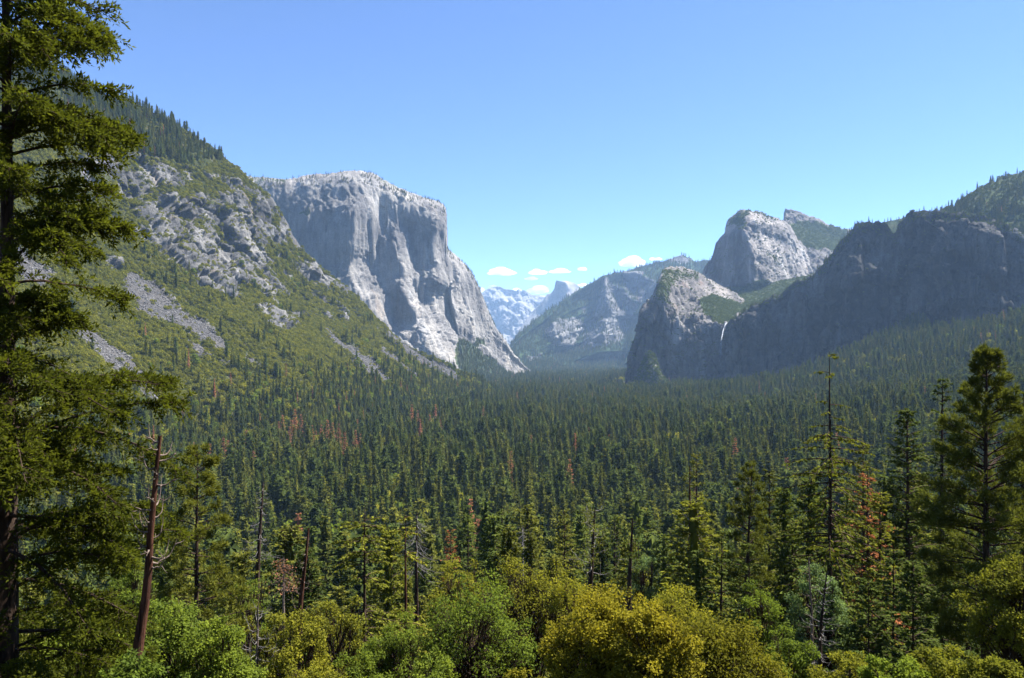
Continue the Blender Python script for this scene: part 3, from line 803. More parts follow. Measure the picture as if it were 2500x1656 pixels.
# ---- small fair-weather clouds, far beyond the peaks
N = NT('cloud_white')
pv = N.n('ShaderNodeVolumePrincipled')
pv.inputs['Color'].default_value = (1, 1, 1, 1)
pv.inputs['Density'].default_value = 0.0045
pv.inputs['Anisotropy'].default_value = 0.2
N.link(pv.outputs[0], N.out.inputs['Volume'])
M_CLOUD = N.m
def icos(n=3):
    import bmesh
    bm = bmesh.new()
    bmesh.ops.create_icosphere(bm, subdivisions=n, radius=1)
    V = np.array([v.co[:] for v in bm.verts])
    F = np.array([[v.index for v in f.verts] for f in bm.faces])
    bm.free()
    return V, F
ICO3, ICO3F = icos(4)
CLOUD_D = 38000.0
cl = [(1222, 668, 36, 11, 'largest small white cloud floating over the far bare peaks'), (1312, 668, 24, 8, 'rounded white cloud above the cleft dome'), (1297, 682, 18, 5, 'faint low cloud just under the rounded cloud'),
      (1370, 665, 30, 6, 'long thin white cloud above the cleft dome'), (1420, 659, 14, 6, 'little cloud at the end of the long thin cloud'), (1316, 712, 30, 13, 'white cloud bank resting behind the far peaks beside the dome'),
      (1262, 709, 14, 5, 'small cloud behind the middle of the bare peaks'), (1205, 702, 14, 5, 'cloud tip behind the bare summit'), (1176, 712, 12, 8, 'cloud puff tucked beside the great granite wall'),
      (1425, 698, 16, 6, 'cloud peeking behind the forested ridge'), (1545, 645, 34, 13, 'white cloud rising over the forested ridge'), (1600, 634, 16, 6, 'small cloud beside the pale round summit')]
for ci, (u, v, ru, rv, lab) in enumerate(cl):
    rs = np.random.default_rng(100 + ci)
    s = CLOUD_D / FPX
    rad = np.full(len(ICO3), 0.0)
    for k in range(26):                                   # outer hull of many puffs round one centre
        t = rs.uniform(-0.8, 0.8)
        r = rs.uniform(0.28, 0.6) * (1 - 0.45 * abs(t))
        cc = np.array([t, rs.uniform(-0.5, 0.5), rs.uniform(0, 0.6) * (1 - abs(t))])
        cc *= min(1.0, 0.97 * r / np.linalg.norm(cc) + 0.45)
        bq = ICO3 @ cc
        disc = bq * bq - (cc @ cc - r * r)
        rad = np.maximum(rad, np.where(disc > 0, bq + np.sqrt(np.maximum(disc, 0)), 0))
    rad = np.maximum(rad, 0.25) * (1 + 0.18 * fbm(ICO3 * 4, 4, 0.6, 200 + ci))
    V = ICO3 * rad[:, None]
    V[:, 2] = np.where(V[:, 2] < -0.22, -0.22 + (V[:, 2] + 0.22) * 0.2, V[:, 2]) * 1.25
    V = V * np.array([ru * s * 1.0, ru * s * 0.8, rv * s * 1.1])
    c = W(np.array([u, v, CLOUD_D], float))
    o = add_mesh('cloud', V, ICO3F, M_CLOUD, smooth=True)
    o.location = c
    tag(o, lab, 'cloud', 'small clouds over the far peaks')

# ---- the air
hv = np.array([[x, y, z] for x in (-9500, 9500) for y in (-600, 19500) for z in (-40, 1850)], float)
hf = np.array([[0, 1, 3, 2], [4, 6, 7, 5], [0, 4, 5, 1], [2, 3, 7, 6], [0, 2, 6, 4], [1, 5, 7, 3]])
N = NT('haze_air')
pv = N.n('ShaderNodeVolumePrincipled')
pv.inputs['Color'].default_value = (0.42, 0.65, 1.0, 1)
pv.inputs['Density'].default_value = 2.9e-5
pv.inputs['Anisotropy'].default_value = 0.1
N.link(pv.outputs[0], N.out.inputs['Volume'])
hz = add_mesh('haze', hv, hf, N.m)
tag(hz, 'thin blue haze filling the whole valley', 'haze', kind='stuff')

# ================================================================== PLANTS
def leaf_material(name, col, var=0.35, warm=(1.25, 1.1, 0.6), trans=0.35, gloss=0.0):
    """small leaf faces: colour varies from leaf to leaf and from plant to plant"""
    N = NT(name)
    rnd = N.attr('rnd').outputs['Fac']
    oi = N.n('ShaderNodeObjectInfo').outputs['Random']
    c = N.mix(N.ramp(rnd, 0.0, 1.0), tuple(x * (1 - var) for x in col), tuple(x * (1 + var) * w for x, w in zip(col, warm)))
    c = N.mix(1.0, c, N.ramp(oi, 0.0, 1.0, (0.72, 0.76, 0.80, 1), (1.28, 1.22, 1.05, 1)), 'MULTIPLY')
    df = N.n('ShaderNodeBsdfDiffuse')
    N.link(c, df.inputs[0])
    tl = N.n('ShaderNodeBsdfTranslucent')
    N.link(N.mix(1.0, c, (1.25, 1.25, 0.7), 'MULTIPLY'), tl.inputs[0])
    ms = N.n('ShaderNodeMixShader')
    ms.inputs[0].default_value = trans
    N.link(df.outputs[0], ms.inputs[1])
    N.link(tl.outputs[0], ms.inputs[2])
    res = ms.outputs[0]
    if gloss:
        gl = N.n('ShaderNodeBsdfGlossy')
        gl.inputs['Roughness'].default_value = 0.38
        gl.inputs[0].default_value = (0.9, 0.95, 1.0, 1)
        m2 = N.n('ShaderNodeMixShader')
        m2.inputs[0].default_value = gloss
        N.link(res, m2.inputs[1])
        N.link(gl.outputs[0], m2.inputs[2])
        res = m2.outputs[0]
    N.link(res, N.out.inputs['Surface'])
    return N.m

def bark_material(name, a, b, scale=3.0):
    N = NT(name)
    tc = N.n('ShaderNodeTexCoord').outputs['Object']
    f = N.noise(N.mapv(tc, (scale * 2.2, scale * 2.2, scale * 0.35)), 1.0, 6, 0.7, 0.4)
    c = N.mix(N.ramp(f, 0.36, 0.66), a, b)
    return N.diffuse(c, 0.95, N.bump(f, 0.7, 0.06), 0.05)

M_FIR = leaf_material('fir_needles', (0.068, 0.096, 0.034), trans=0.32)
M_PINE = leaf_material('pine_needles', (0.100, 0.116, 0.034), trans=0.32, gloss=0.0)
M_CEDAR = leaf_material('cedar_sprays', (0.130, 0.150, 0.032), trans=0.35, gloss=0.0)
M_HERO = leaf_material('sprays_against_light', (0.046, 0.060, 0.014), trans=0.5, gloss=0.0, warm=(1.35, 1.2, 0.55))
M_OAKGREEN = leaf_material('green_leaves', (0.098, 0.142, 0.034), trans=0.45, gloss=0.0)
M_OAKGOLD = leaf_material('golden_oak_leaves', (0.138, 0.140, 0.025), trans=0.40, gloss=0.0, warm=(1.25, 1.08, 0.6))
M_OAKOLIVE = leaf_material('olive_oak_leaves', (0.150, 0.162, 0.032), trans=0.40, gloss=0.0)
M_PALE = leaf_material('pale_green_leaves', (0.100, 0.150, 0.070), trans=0.4, gloss=0.0, warm=(1.1, 1.05, 0.9))
M_BRUSH = leaf_material('brush_leaves', (0.112, 0.132, 0.032), trans=0.3, warm=(1.3, 1.1, 0.6))
M_GREENBRUSH = leaf_material('green_brush_leaves', (0.070, 0.098, 0.036), trans=0.3)
M_RUST = leaf_material('dead_rust_needles', (0.300, 0.145, 0.095), trans=0.3, warm=(1.2, 1.1, 0.9))
M_RUSTNEAR = leaf_material('dying_needles', (0.200, 0.085, 0.048), trans=0.3, warm=(1.2, 1.1, 0.9))
M_BARK = bark_material('dark_bark', (0.018, 0.013, 0.010), (0.075, 0.050, 0.036))
M_REDBARK = bark_material('red_brown_bark', (0.022, 0.011, 0.008), (0.105, 0.048, 0.030), 4.0)
M_GREYWOOD = bark_material('weathered_grey_wood', (0.09, 0.08, 0.075), (0.28, 0.26, 0.24))
M_BROWNWOOD = bark_material('weathered_brown_wood', (0.06, 0.045, 0.035), (0.22, 0.17, 0.14))

def unit(v):
    return v / (np.linalg.norm(v, axis=-1, keepdims=True) + 1e-9)

def rhombs(c, d, nrm, L, Wd):
    """leaf-shaped quads from base c along d"""
    d = unit(d)
    s = unit(np.cross(d, nrm))
    L = np.asarray(L)[..., None]
    Wd = np.asarray(Wd)[..., None]
    V = np.stack([c, c + d * L * 0.45 + s * Wd * 0.5, c + d * L, c + d * L * 0.45 - s * Wd * 0.5], 1)
    return V.reshape(-1, 3), np.arange(len(c) * 4).reshape(-1, 4)

def tubes(P, Rr, sides):
    """P (n,k,3) paths, Rr (n,k) radii"""
    n, k, _ = P.shape
    T = unit(np.gradient(P, axis=1))
    ref = np.where(np.abs(T[..., 2:3]) > 0.85, np.array([1.0, 0, 0]), np.array([0, 0, 1.0]))
    A = unit(np.cross(T, ref))
    B = np.cross(T, A)
    an = np.arange(sides) / sides * 2 * math.pi
    V = P[:, :, None, :] + Rr[:, :, None, None] * (np.cos(an)[:, None] * A[:, :, None, :] + np.sin(an)[:, None] * B[:, :, None, :])
    i = np.arange(n * k * sides).reshape(n, k, sides)
    F = np.stack([i[:, :-1], i[:, 1:], np.roll(i[:, 1:], -1, 2), np.roll(i[:, :-1], -1, 2)], -1).reshape(-1, 4)
    return V.reshape(-1, 3), F

def merge(parts):
    Vs, Fs, off = [], [], 0
    for V, F in parts:
        Vs.append(V)
        Fs.append(F + off)
        off += len(V)
    return np.concatenate(Vs), np.concatenate(Fs)

def trunk_mesh(rng, H, r, lean=(0, 0), sides=9, k=10, tip=0.06, wob=0.012):
    s = np.linspace(0, 1, k)
    P = np.stack([lean[0] * s * H + np.cumsum(rng.normal(0, wob, k)) * H * 0.08, lean[1] * s * H + np.cumsum(rng.normal(0, wob, k)) * H * 0.08, s * H - 0.6 * (s == 0)], -1)
    P[0, :2] = 0
    R = r * ((1 - s) ** 0.85 * (1 - tip) + tip)
    R[0] *= 1.25
    V, F = tubes(P[None], R[None], sides)
    return V, F, P, R

def conifer(seed, H=30, R=4.5, cb=0.18, nb=90, tw=12, tl=0.9, twd=0.28, shape=0.8, e0=-0.25, e1=0.55, droop=0.18, style='fir', r=None, sparse=None, tuft=12, lean=(0, 0), gaps=0.0, limbs=True, core=0.0, topbare=0.0):
    """returns trunk (V,F) and crown (V,F,material index,rnd)"""
    rng = np.random.default_rng(seed)
    r = r or H * 0.012
    TV, TF, P, Rt = trunk_mesh(rng, H, r, lean)
    t = np.sort(cb + (1 - cb) * rng.uniform(0, 1, nb) ** 0.92)
    nwh = max(6, nb // 6)
    t = 0.6 * t + 0.4 * (np.round(t * nwh) / nwh) + rng.normal(0, 0.004, nb)
    t = np.clip(t, cb * 0.9, 0.992)
    if topbare:
        t = t[(t < topbare) | (rng.uniform(0, 1, len(t)) < 0.30)]
        nb = len(t)
    if gaps:
        keep = vnoise(np.stack([t * 9, t * 0 + seed, t * 0], -1), seed) > -1 + 2 * gaps * rng.uniform(0.5, 1, nb)
        t = t[keep]
    nb = len(t)
    prof = np.clip((1 - t) / (1 - cb), 0, 1) ** shape * (0.35 + 0.65 * np.clip((t - cb) / 0.18, 0, 1)) + 0.03
    L = R * prof * rng.uniform(0.55, 1.12, nb)
    if topbare:
        L = L * np.where(t > topbare, 0.62, 1.0)
    L = np.maximum(L, 0.02 * H * (0.5 + rng.uniform(0, 1, nb)))
    azm = np.arange(nb) * 2.39996 + rng.normal(0, 0.4, nb)
    e = e0 + (e1 - e0) * t + rng.normal(0, 0.10, nb)
    base = np.stack([np.interp(t * H, P[:, 2], P[:, 0]), np.interp(t * H, P[:, 2], P[:, 1]), t * H], -1)
    k = 5
    s = np.linspace(0, 1, k)
    hz = np.stack([np.cos(azm), np.sin(azm)], -1)
    path = np.zeros((nb, k, 3))
    path[..., :2] = base[:, None, :2] + hz[:, None] * (L * np.cos(e))[:, None, None] * s[None, :, None]
    path[..., 2] = base[:, None, 2] + (L * np.sin(e))[:, None] * s - (droop * L)[:, None] * s ** 2
    parts, mi, rnd = [], [], []
    if limbs:
        rb = (0.10 * r + 0.010 * L)[:, None] * (1 - 0.85 * s)[None]
        parts.append(tubes(path, rb, 3))
        mi.append(np.ones(len(parts[-1][1])))
        rnd.append(np.zeros(len(parts[-1][1])))
    # foliage
    bi = np.repeat(np.arange(nb), np.maximum(2, (tw * (0.35 + 0.65 * L / max(R, 1e-6))).astype(int)))
    m = len(bi)
    lo = 0.32 if style == 'pine' else 0.12
    ss = lo + (1 - lo) * rng.uniform(0, 1, m) ** (0.7 if style != 'pine' else 0.55)
    f = ss * (k - 1)
    i0 = np.minimum(f.astype(int), k - 2)
    w = (f - i0)[:, None]
    c = path[bi, i0] * (1 - w) + path[bi, i0 + 1] * w
    td = unit(path[bi, i0 + 1] - path[bi, i0])
    side = rng.choice([-1.0, 1.0], m)
    perp = unit(np.stack([-td[:, 1], td[:, 0], np.zeros(m)], -1)) * side[:, None]
    up = np.array([0, 0, 1.0])
    if style == 'pine':
        c = c + perp * (rng.uniform(0, 0.22, m) * L[bi])[:, None] * (1.2 - ss)[:, None] + up * rng.normal(0.05, 0.12, m)[:, None]
        n2 = m * tuft
        ci = np.repeat(np.arange(m), tuft)
        rv = unit(rng.normal(0, 1, (n2, 3)))
        d = unit(td[ci] * 0.7 + rv * 0.95 + up * 0.45)
        V, F = rhombs(c[ci] + rv * tl * 0.08, d, unit(rng.normal(0, 1, (n2, 3))), tl * rng.uniform(0.7, 1.15, n2), np.full(n2, twd))
        rr = np.repeat(rng.uniform(0, 1, m), tuft) * 0.6 + rng.uniform(0, 0.4, n2)
    else:
        ang = rng.uniform(0.35, 1.15, m)
        d = unit(td * np.cos(ang)[:, None] + perp * np.sin(ang)[:, None] + up * rng.normal(-0.16 if style == 'fir' else -0.30, 0.22, m)[:, None])
        ln = tl * (1.15 - 0.55 * ss) * rng.uniform(0.6, 1.25, m) * np.clip(L[bi] / R, 0.35, 1.0) ** 0.5
        nr = unit(up + rng.normal(0, 0.55, (m, 3)))
        V, F = rhombs(c, d, nr, ln, twd * ln / tl * rng.uniform(0.7, 1.3, m))
        rr = 0.55 * rng.uniform(0, 1, m) + 0.45 * ss * rng.uniform(0.6, 1, m)
        # a second, shorter blade hanging from each twig
        c2 = c + d * (ln * 0.35)[:, None]
        d2 = unit(d + rng.normal(0, 0.5, (m, 3)) - up * 0.35)
        V2, F2 = rhombs(c2, d2, unit(rng.normal(0, 1, (m, 3)) + up * 0.4), ln * 0.75, twd * 0.9 * ln / tl)
        V, F = merge([(V, F), (V2, F2)])
        rr = np.concatenate([rr, rr * 0.8])
    parts.append((V, F))
    mi.append(np.zeros(len(F)))
    rnd.append(rr)
    if core:
        lv = 16
        tt_ = np.linspace(cb * 0.95, 0.97, lv)
        pr_ = np.clip((1 - tt_) / (1 - cb), 0, 1) ** shape * (0.5 + 0.5 * np.clip((tt_ - cb) / 0.15, 0, 1)) + 0.02
        sp_ = 11
        an_ = np.arange(sp_) / sp_ * 6.2832
        rr_ = core * R * pr_[:, None] * np.where(np.arange(sp_) % 2, 1.15, 0.55)[None] * rng.uniform(0.6, 1.3, (lv, sp_))
        an2 = an_[None] + rng.uniform(0, 6.28, (lv, 1)) + rng.normal(0, 0.12, (lv, sp_))
        zr = (tt_ * H)[:, None] + rng.normal(0, 0.015, (lv, sp_)) * H - rr_ * 0.25
        cx_ = np.interp(tt_ * H, P[:, 2], P[:, 0])
        cy_ = np.interp(tt_ * H, P[:, 2], P[:, 1])
        ring = np.stack([cx_[:, None] + np.cos(an2) * rr_, cy_[:, None] + np.sin(an2) * rr_, zr], -1)
        apex = np.stack([cx_, cy_, np.minimum(tt_ * H + H * 1.9 * (1 - cb) / lv, H)], -1)
        Vc = np.concatenate([ring.reshape(-1, 3), apex])
        ii = np.arange(lv * sp_).reshape(lv, sp_)
        jj = np.roll(ii, -1, 1)
        ap = (lv * sp_ + np.arange(lv))[:, None] * np.ones((1, sp_), int)
        Fc = np.stack([ii, jj, ap, ap], -1).reshape(-1, 4)
        # tiny ridge point keeps these as quads
        mid_ = (Vc[jj.ravel()] + Vc[ap.ravel()]) / 2
        Fc = np.stack([ii.ravel(), jj.ravel(), len(Vc) + np.arange(ii.size), ap.ravel()], -1)
        Vc = np.concatenate([Vc, mid_])
        parts.append((Vc, Fc))
        mi.append(np.zeros(len(Fc)))
        rnd.append(rng.uniform(0, 0.6, len(Fc)))
    # leader
    cV, cF = merge(parts)
    return (TV, TF), (cV, cF, np.concatenate(mi).astype(int), np.concatenate(rnd))

def broadleaf(seed, H=9, R=4, trunk_h=0.3, clumps=46, per=420, leaf=0.14, r=None, zmin=-0.35, openness=0.25, clump_r=0.19, flat=0.8):
    clumps = int(clumps * 1.9)
    per = int(per * 0.35)
    leaf *= 1.2
    openness = min(0.6, openness + 0.12)
    rng = np.random.default_rng(seed)
    r = r or H * 0.022
    ch = H * (1 - trunk_h) * 0.5
    cz = H - ch
    d = unit(rng.normal(0, 1, (clumps * 4, 3)))
    d = d[d[:, 2] > zmin][:clumps]
    n = len(d)
    rad = rng.uniform(0.35, 1.0, n) ** 0.6
    lump = 1 + 0.55 * fbm(d * 1.4, 3, 0.5, seed)
    cc = d * (rad * lump)[:, None] * np.array([R, R, ch]) * (1 - clump_r * 0.7)
    cc[:, 2] += cz
    cr = R * clump_r * rng.uniform(0.45, 1.35, n)
    # trunk and limbs
    TV, TF, P, Rt = trunk_mesh(rng, H * 0.62, r, (rng.uniform(-0.12, 0.12), rng.uniform(-0.12, 0.12)), 8, 8, 0.3, 0.05)
    nl = n
    st_t = rng.uniform(0.35, 0.98, nl)
    b0 = np.stack([np.interp(st_t, np.linspace(0, 1, 8), P[:, q]) for q in range(3)], -1)
    s = np.linspace(0, 1, 6)[None, :, None]
    mid = (b0 + cc) / 2 + rng.normal(0, 0.09 * R, (nl, 3)) - np.array([0, 0, 0.06 * H])
    path = (1 - s) ** 2 * b0[:, None] + 2 * s * (1 - s) * mid[:, None] + s ** 2 * cc[:, None]
    rl = (r * 0.40 * rng.uniform(0.5, 1, nl))[:, None] * (1 - 0.88 * np.linspace(0, 1, 6))[None]
    limbs = tubes(path, rl, 5)
    # twigs inside clumps
    tw = 7
    ti = np.repeat(np.arange(n), tw)
    e = cc[ti] + unit(rng.normal(0, 1, (n * tw, 3))) * (cr[ti] * 0.9)[:, None]
    q = path[ti, 4]
    tp = np.stack([q, (q + e) / 2 + rng.normal(0, 0.04 * R, e.shape), e], 1)
    tws = tubes(tp, np.array([0.07, 0.05, 0.02])[None] * r * np.ones((len(tp), 1)), 3)
    # leaves
    li = np.repeat(np.arange(n), (per * (cr / cr.mean()) ** 2).astype(int))
    m = len(li)
    o = unit(rng.normal(0, 1, (m, 3)))
    rr = rng.uniform(0, 1, m) ** 0.42
    pos = cc[li] + o * (cr[li] * rr)[:, None] * np.array([1, 1, flat])
    hole = vnoise(pos * (1.1 / max(leaf * 3, 0.2)), seed + 5)
    keep = hole > -1 + 2 * openness * rng.uniform(0.3, 1, m)
    pos, o, li = pos[keep], o[keep], li[keep]
    m = len(pos)
    dd = unit(o * 0.5 + rng.normal(0, 0.8, (m, 3)) - np.array([0, 0, 0.25]))
    nn = unit(o * 0.5 + np.array([0, 0, 0.7]) + rng.normal(0, 0.55, (m, 3)))
    LV, LF = rhombs(pos, dd, nn, leaf * rng.uniform(0.6, 1.3, m), leaf * 0.62 * rng.uniform(0.7, 1.2, m))
    crnd = rng.uniform(0, 1, n)
    return (TV, TF), merge([limbs, tws]), (LV, LF, np.zeros(len(LF), int), np.clip(0.5 * crnd[li] + rng.uniform(0, 0.55, m), 0, 1))

def bush(seed, n=70, leaf=0.22):
    """unit brush dome for distant slopes"""
    rng = np.random.default_rng(seed)
    o = unit(rng.normal(0, 1, (n * 3, 3)))
    o = o[o[:, 2] > -0.2][:n]
    lump = 1 + 0.35 * fbm(o * 2.2, 3, 0.6, seed)
    pos = o * (0.5 * lump * rng.uniform(0.6, 1, n) ** 0.5)[:, None] * np.array([1, 1, 0.85])
    pos[:, 2] += 0.12
    dd = unit(rng.normal(0, 1, (n, 3)) + o * 0.3)
    nn = unit(o + rng.normal(0, 0.4, (n, 3)))
    V, F = rhombs(pos - dd * leaf * 0.5, dd, nn, leaf * rng.uniform(0.7, 1.5, n), leaf * 0.9 * rng.uniform(0.7, 1.3, n))
    return V, F, np.zeros(len(F), int), rng.uniform(0, 1, len(F))

def mesh_obj(name, V, F, mats, mi=None, rnd=None, parent=None, smooth=False):
    at = {'rnd': ('FLOAT', 'FACE', rnd)} if rnd is not None else None
    return add_mesh(name, V, F, mats=mats, midx=mi, attrs=at, parent=parent, smooth=smooth)

# ---- prototypes for masses of distant plants, scattered with geometry nodes
def proto(coll, name, V, F, mats, mi, rnd):
    o = mesh_obj(name, V, F, mats, mi, rnd)
    COL.objects.unlink(o)
    coll.objects.link(o)
    return o

def whole_conifer(seed, mats, **kw):
    (TV, TF), (cV, cF, mi, rnd) = conifer(seed, **kw)
    H = kw.get('H', 30)
    V, F = merge([(cV, cF), (TV, TF)])
    return V / H, F, mats, np.concatenate([mi, np.ones(len(TF), int)]), np.concatenate([rnd, np.zeros(len(TF))])

def scatter(name, coll, P, rotz, scl, pid, label, cat, tilt=None):
    n = len(P)
    rot = np.zeros((n, 3))
    rot[:, 2] = rotz
    if tilt is not None:
        rot[:, :2] = tilt
    me = bpy.data.meshes.new(name)
    me.vertices.add(n)
    me.vertices.foreach_set('co', np.ascontiguousarray(P, np.float32).ravel())
    for nm, typ, key, dat in (('rot', 'FLOAT_VECTOR', 'vector', rot), ('scl', 'FLOAT_VECTOR', 'vector', scl), ('pid', 'INT', 'value', pid)):
        a = me.attributes.new(nm, typ, 'POINT')
        a.data.foreach_set(key, np.ascontiguousarray(dat, np.int32 if typ == 'INT' else np.float32).ravel())
    o = bpy.data.objects.new(name, me)
    COL.objects.link(o)
    ng = bpy.data.node_groups.new(name + '_nodes', 'GeometryNodeTree')
    ng.interface.new_socket('Geometry', in_out='INPUT', socket_type='NodeSocketGeometry')
    ng.interface.new_socket('Geometry', in_out='OUTPUT', socket_type='NodeSocketGeometry')
    nd, ln = ng.nodes, ng.links
    gi, go = nd.new('NodeGroupInput'), nd.new('NodeGroupOutput')
    ip = nd.new('GeometryNodeInstanceOnPoints')
    cinf = nd.new('GeometryNodeCollectionInfo')
    cinf.inputs['Collection'].default_value = coll
    cinf.inputs['Separate Children'].default_value = True
    cinf.inputs['Reset Children'].default_value = True
    ip.inputs['Pick Instance'].default_value = True
    def at(nm, typ):
        q = nd.new('GeometryNodeInputNamedAttribute')
        q.data_type = typ
        q.inputs['Name'].default_value = nm
        return q.outputs['Attribute']
    ln.new(gi.outputs[0], ip.inputs['Points'])
    ln.new(cinf.outputs[0], ip.inputs['Instance'])
    ln.new(at('pid', 'INT'), ip.inputs['Instance Index'])
    ln.new(at('rot', 'FLOAT_VECTOR'), ip.inputs['Rotation'])
    ln.new(at('scl', 'FLOAT_VECTOR'), ip.inputs['Scale'])
    ln.new(ip.outputs[0], go.inputs[0])
    md = o.modifiers.new('scatter', 'NODES')
    md.node_group = ng
    tag(o, label, cat, kind='stuff')
    return o

C_TREES = bpy.data.collections.new('forest_prototypes')
n_con = 0
for k in range(7):       # 0-6 conifers
    kw = dict(H=30, R=[5.2, 4.4, 6.0, 4.8, 6.4, 4.0, 5.4][k], cb=[0.06, 0.1, 0.15, 0.05, 0.2, 0.08, 0.12][k], nb=120, tw=10, tl=1.7, twd=0.9, shape=[0.65, 0.45, 0.8, 0.9, 0.32, 0.6, 0.42][k], limbs=False, core=0.55, r=0.22)
    V, F, ms_, mi, rn = whole_conifer(50 + k, [M_FIR if k % 3 else M_PINE, M_BARK], **kw)
    proto(C_TREES, 'p%02d' % k, V, F, ms_, mi, rn)
for k in range(2):       # 7-8 dead rust conifers
    V, F, ms_, mi, rn = whole_conifer(70 + k, [M_RUST, M_BARK], H=30, R=4.0, cb=0.1, nb=80, tw=9, tl=1.5, twd=0.6, limbs=False, core=0.45)
    proto(C_TREES, 'p%02d' % (7 + k), V, F, ms_, mi, rn)
for k in range(3):       # 9-11 rounded broadleaf
    V, F, mi, rn = bush(80 + k, 190, 0.17)
    V = V * np.array([0.75, 0.75, 0.95]) + np.array([0, 0, 0.42])
    proto(C_TREES, 'p%02d' % (9 + k), V, F, [[M_OAKGREEN, M_BRUSH, M_OAKOLIVE][k]], mi, rn)
C_BRUSH = bpy.data.collections.new('brush_prototypes')
for k in range(5):
    V, F, mi, rn = bush(90 + k, 150, 0.15)
    proto(C_BRUSH, 'p%02d' % k, V, F, [M_BRUSH if k != 3 else M_OAKOLIVE], mi, rn)

C_GREEN = bpy.data.collections.new('green_brush_prototypes')
for k in range(4):
    V, F, mi, rn = bush(130 + k, 150, 0.15)
    proto(C_GREEN, 'p%02d' % k, V, F, [M_GREENBRUSH], mi, rn)
C_ROCK = bpy.data.collections.new('rubble_prototypes')
N = NT('scree_blocks')
oi_ = N.n('ShaderNodeObjectInfo').outputs['Random']
M_BLOCK = N.diffuse(N.mix(N.ramp(oi_, 0.1, 0.9), (0.045, 0.045, 0.047), (0.17, 0.166, 0.163)), 0.95, None, 0.05)
_iv, _if = icos(1)
for k in range(4):
    rk = np.random.default_rng(140 + k)
    V = _iv * rk.uniform(0.65, 1.25, (len(_iv), 1)) * np.array([1.0, 0.8, 0.6])
    F = np.concatenate([_if, _if[:, 2:3]], 1)
    o_ = add_mesh('p%02d' % k, V, _if, M_BLOCK)
    COL.objects.unlink(o_)
    C_ROCK.objects.link(o_)

def hill_points(name, n, weight, margin=120, seed=1):
    """n random points on a landform, chosen by weight per grid cell"""
    L = LAND[name]
    rng = np.random.default_rng(seed)
    G, u, v = L['G'], L['u'], L['v']
    a = np.linalg.norm(np.cross(G[1:, :-1] - G[:-1, :-1], G[:-1, 1:] - G[:-1, :-1]), axis=-1)
    uc, vc = u[:-1, :-1], v[:-1, :-1]
    inside = (uc > -margin) & (uc < 2500 + margin) & (vc > -margin) & (vc < 1656 + margin)
    w = (a * weight[:-1, :-1] * inside).ravel()
    idx = rng.choice(len(w), n, p=w / w.sum())
    i, j = np.divmod(idx, G.shape[1] - 1)
    s, t = rng.uniform(0, 1, (2, n))
    P = (G[i, j] * ((1 - s) * (1 - t))[:, None] + G[i + 1, j] * (s * (1 - t))[:, None] + G[i, j + 1] * ((1 - s) * t)[:, None] + G[i + 1, j + 1] * (s * t)[:, None])
    return P, i, j, rng

def brush_on(name, n, weight, lo, hi, label, seed, coll=None, tall=1.0):
    P, i, j, rng = hill_points(name, n, weight, seed=seed)
    sz = lo + (hi - lo) * rng.uniform(0, 1, n) ** 2
    scatter('brush_vegetation', coll or C_BRUSH, P - np.array([0, 0, 0.1]), rng.uniform(0, 6.3, n),
            np.stack([sz, sz, sz * tall * rng.uniform(0.75, 1.2, n)], -1), rng.integers(0, 4 if coll else 5, n), label, 'brush')

def trees_on(name, n, weight, lo, hi, label, seed, dead=0.01, broad=0.0):
    P, i, j, rng = hill_points(name, n, weight, seed=seed)
    sz = rng.uniform(lo, hi, n)
    pid = rng.integers(0, 7, n)
    q = rng.uniform(0, 1, n)
    pid = np.where(q < dead, 7 + rng.integers(0, 2, n), pid)
    bq = q > 1 - broad
    pid = np.where(bq, 9 + rng.integers(0, 3, n), pid)
    sz = np.where(bq, sz * 0.5, sz)
    scatter('conifer_forest', C_TREES, P - np.array([0, 0, 0.5]), rng.uniform(0, 6.3, n), np.stack([sz, sz, sz], -1), pid, label, 'forest')

H = LAND['talus_hillside']
hu, hv_ = H['u'], H['v']
UPPER = Z1([(-1800, -300), (200, 300), (560, 500), (680, 560), (1110, 740), (1240, 880), (1440, 1010), (1300, 1060), (1100, 1040), (900, 980), (740, 900), (560, 830), (200, 700), (-1800, 500)])
up_m = inpoly(hu, hv_, UPPER) * 1.0
toe_line = np.interp(hu, [-200, 0, 383, 574, 804, 900, 1060, 1250], [1190, 1140, 1035, 1000, 975, 935, 945, 965])
toe_m = np.clip((hv_ - toe_line) / 170 + 0.42 + 0.5 * fbm(H['G'] / 55.0, 3, 0.6, 19), 0, 1) * (hv_ > toe_line - 110) * (H['veg'] > 0.3)
clump = fbm(H['G'] / 60.0, 4, 0.6, 9)
scat = (clump > 0.22) * (H['veg'] > 0.4) * 0.11 * (hv_ > 620)
wb = np.clip(H['veg'] - 0.2, 0, 1) * (1 - 0.8 * up_m) * (1 - 0.65 * toe_m) + 0.05 * (H['veg'] < 0.3) * (H['scr'] < 0.5) + 0.022 * (H['scr'] > 0.5)
brush_on('talus_hillside', 56000, wb, 3.2, 10.5, 'olive green brush covering the hillside between the scree chutes', 5, tall=1.25)
Pr, ir, jr, rr_ = hill_points('talus_hillside', 16000, (H['scr'] > 0.5) * 1.0, seed=8)
sr = 0.5 + 2.3 * rr_.uniform(0, 1, len(Pr)) ** 3
scatter('scree_rubble', C_ROCK, Pr, rr_.uniform(0, 6.3, len(Pr)), np.stack([sr, sr, sr], -1), rr_.integers(0, 4, len(Pr)), 'loose grey boulders in the scree chutes', 'rubble', tilt=rr_.uniform(-0.8, 0.8, (len(Pr), 2)))
trees_on('talus_hillside', 2300, up_m * (0.15 + np.clip(0.5 + 2.2 * fbm(H['G'] / 45.0, 3, 0.6, 71), 0, 1)), 9, 31, 'dark conifers along the crest of the hillside', 6, dead=0.02)
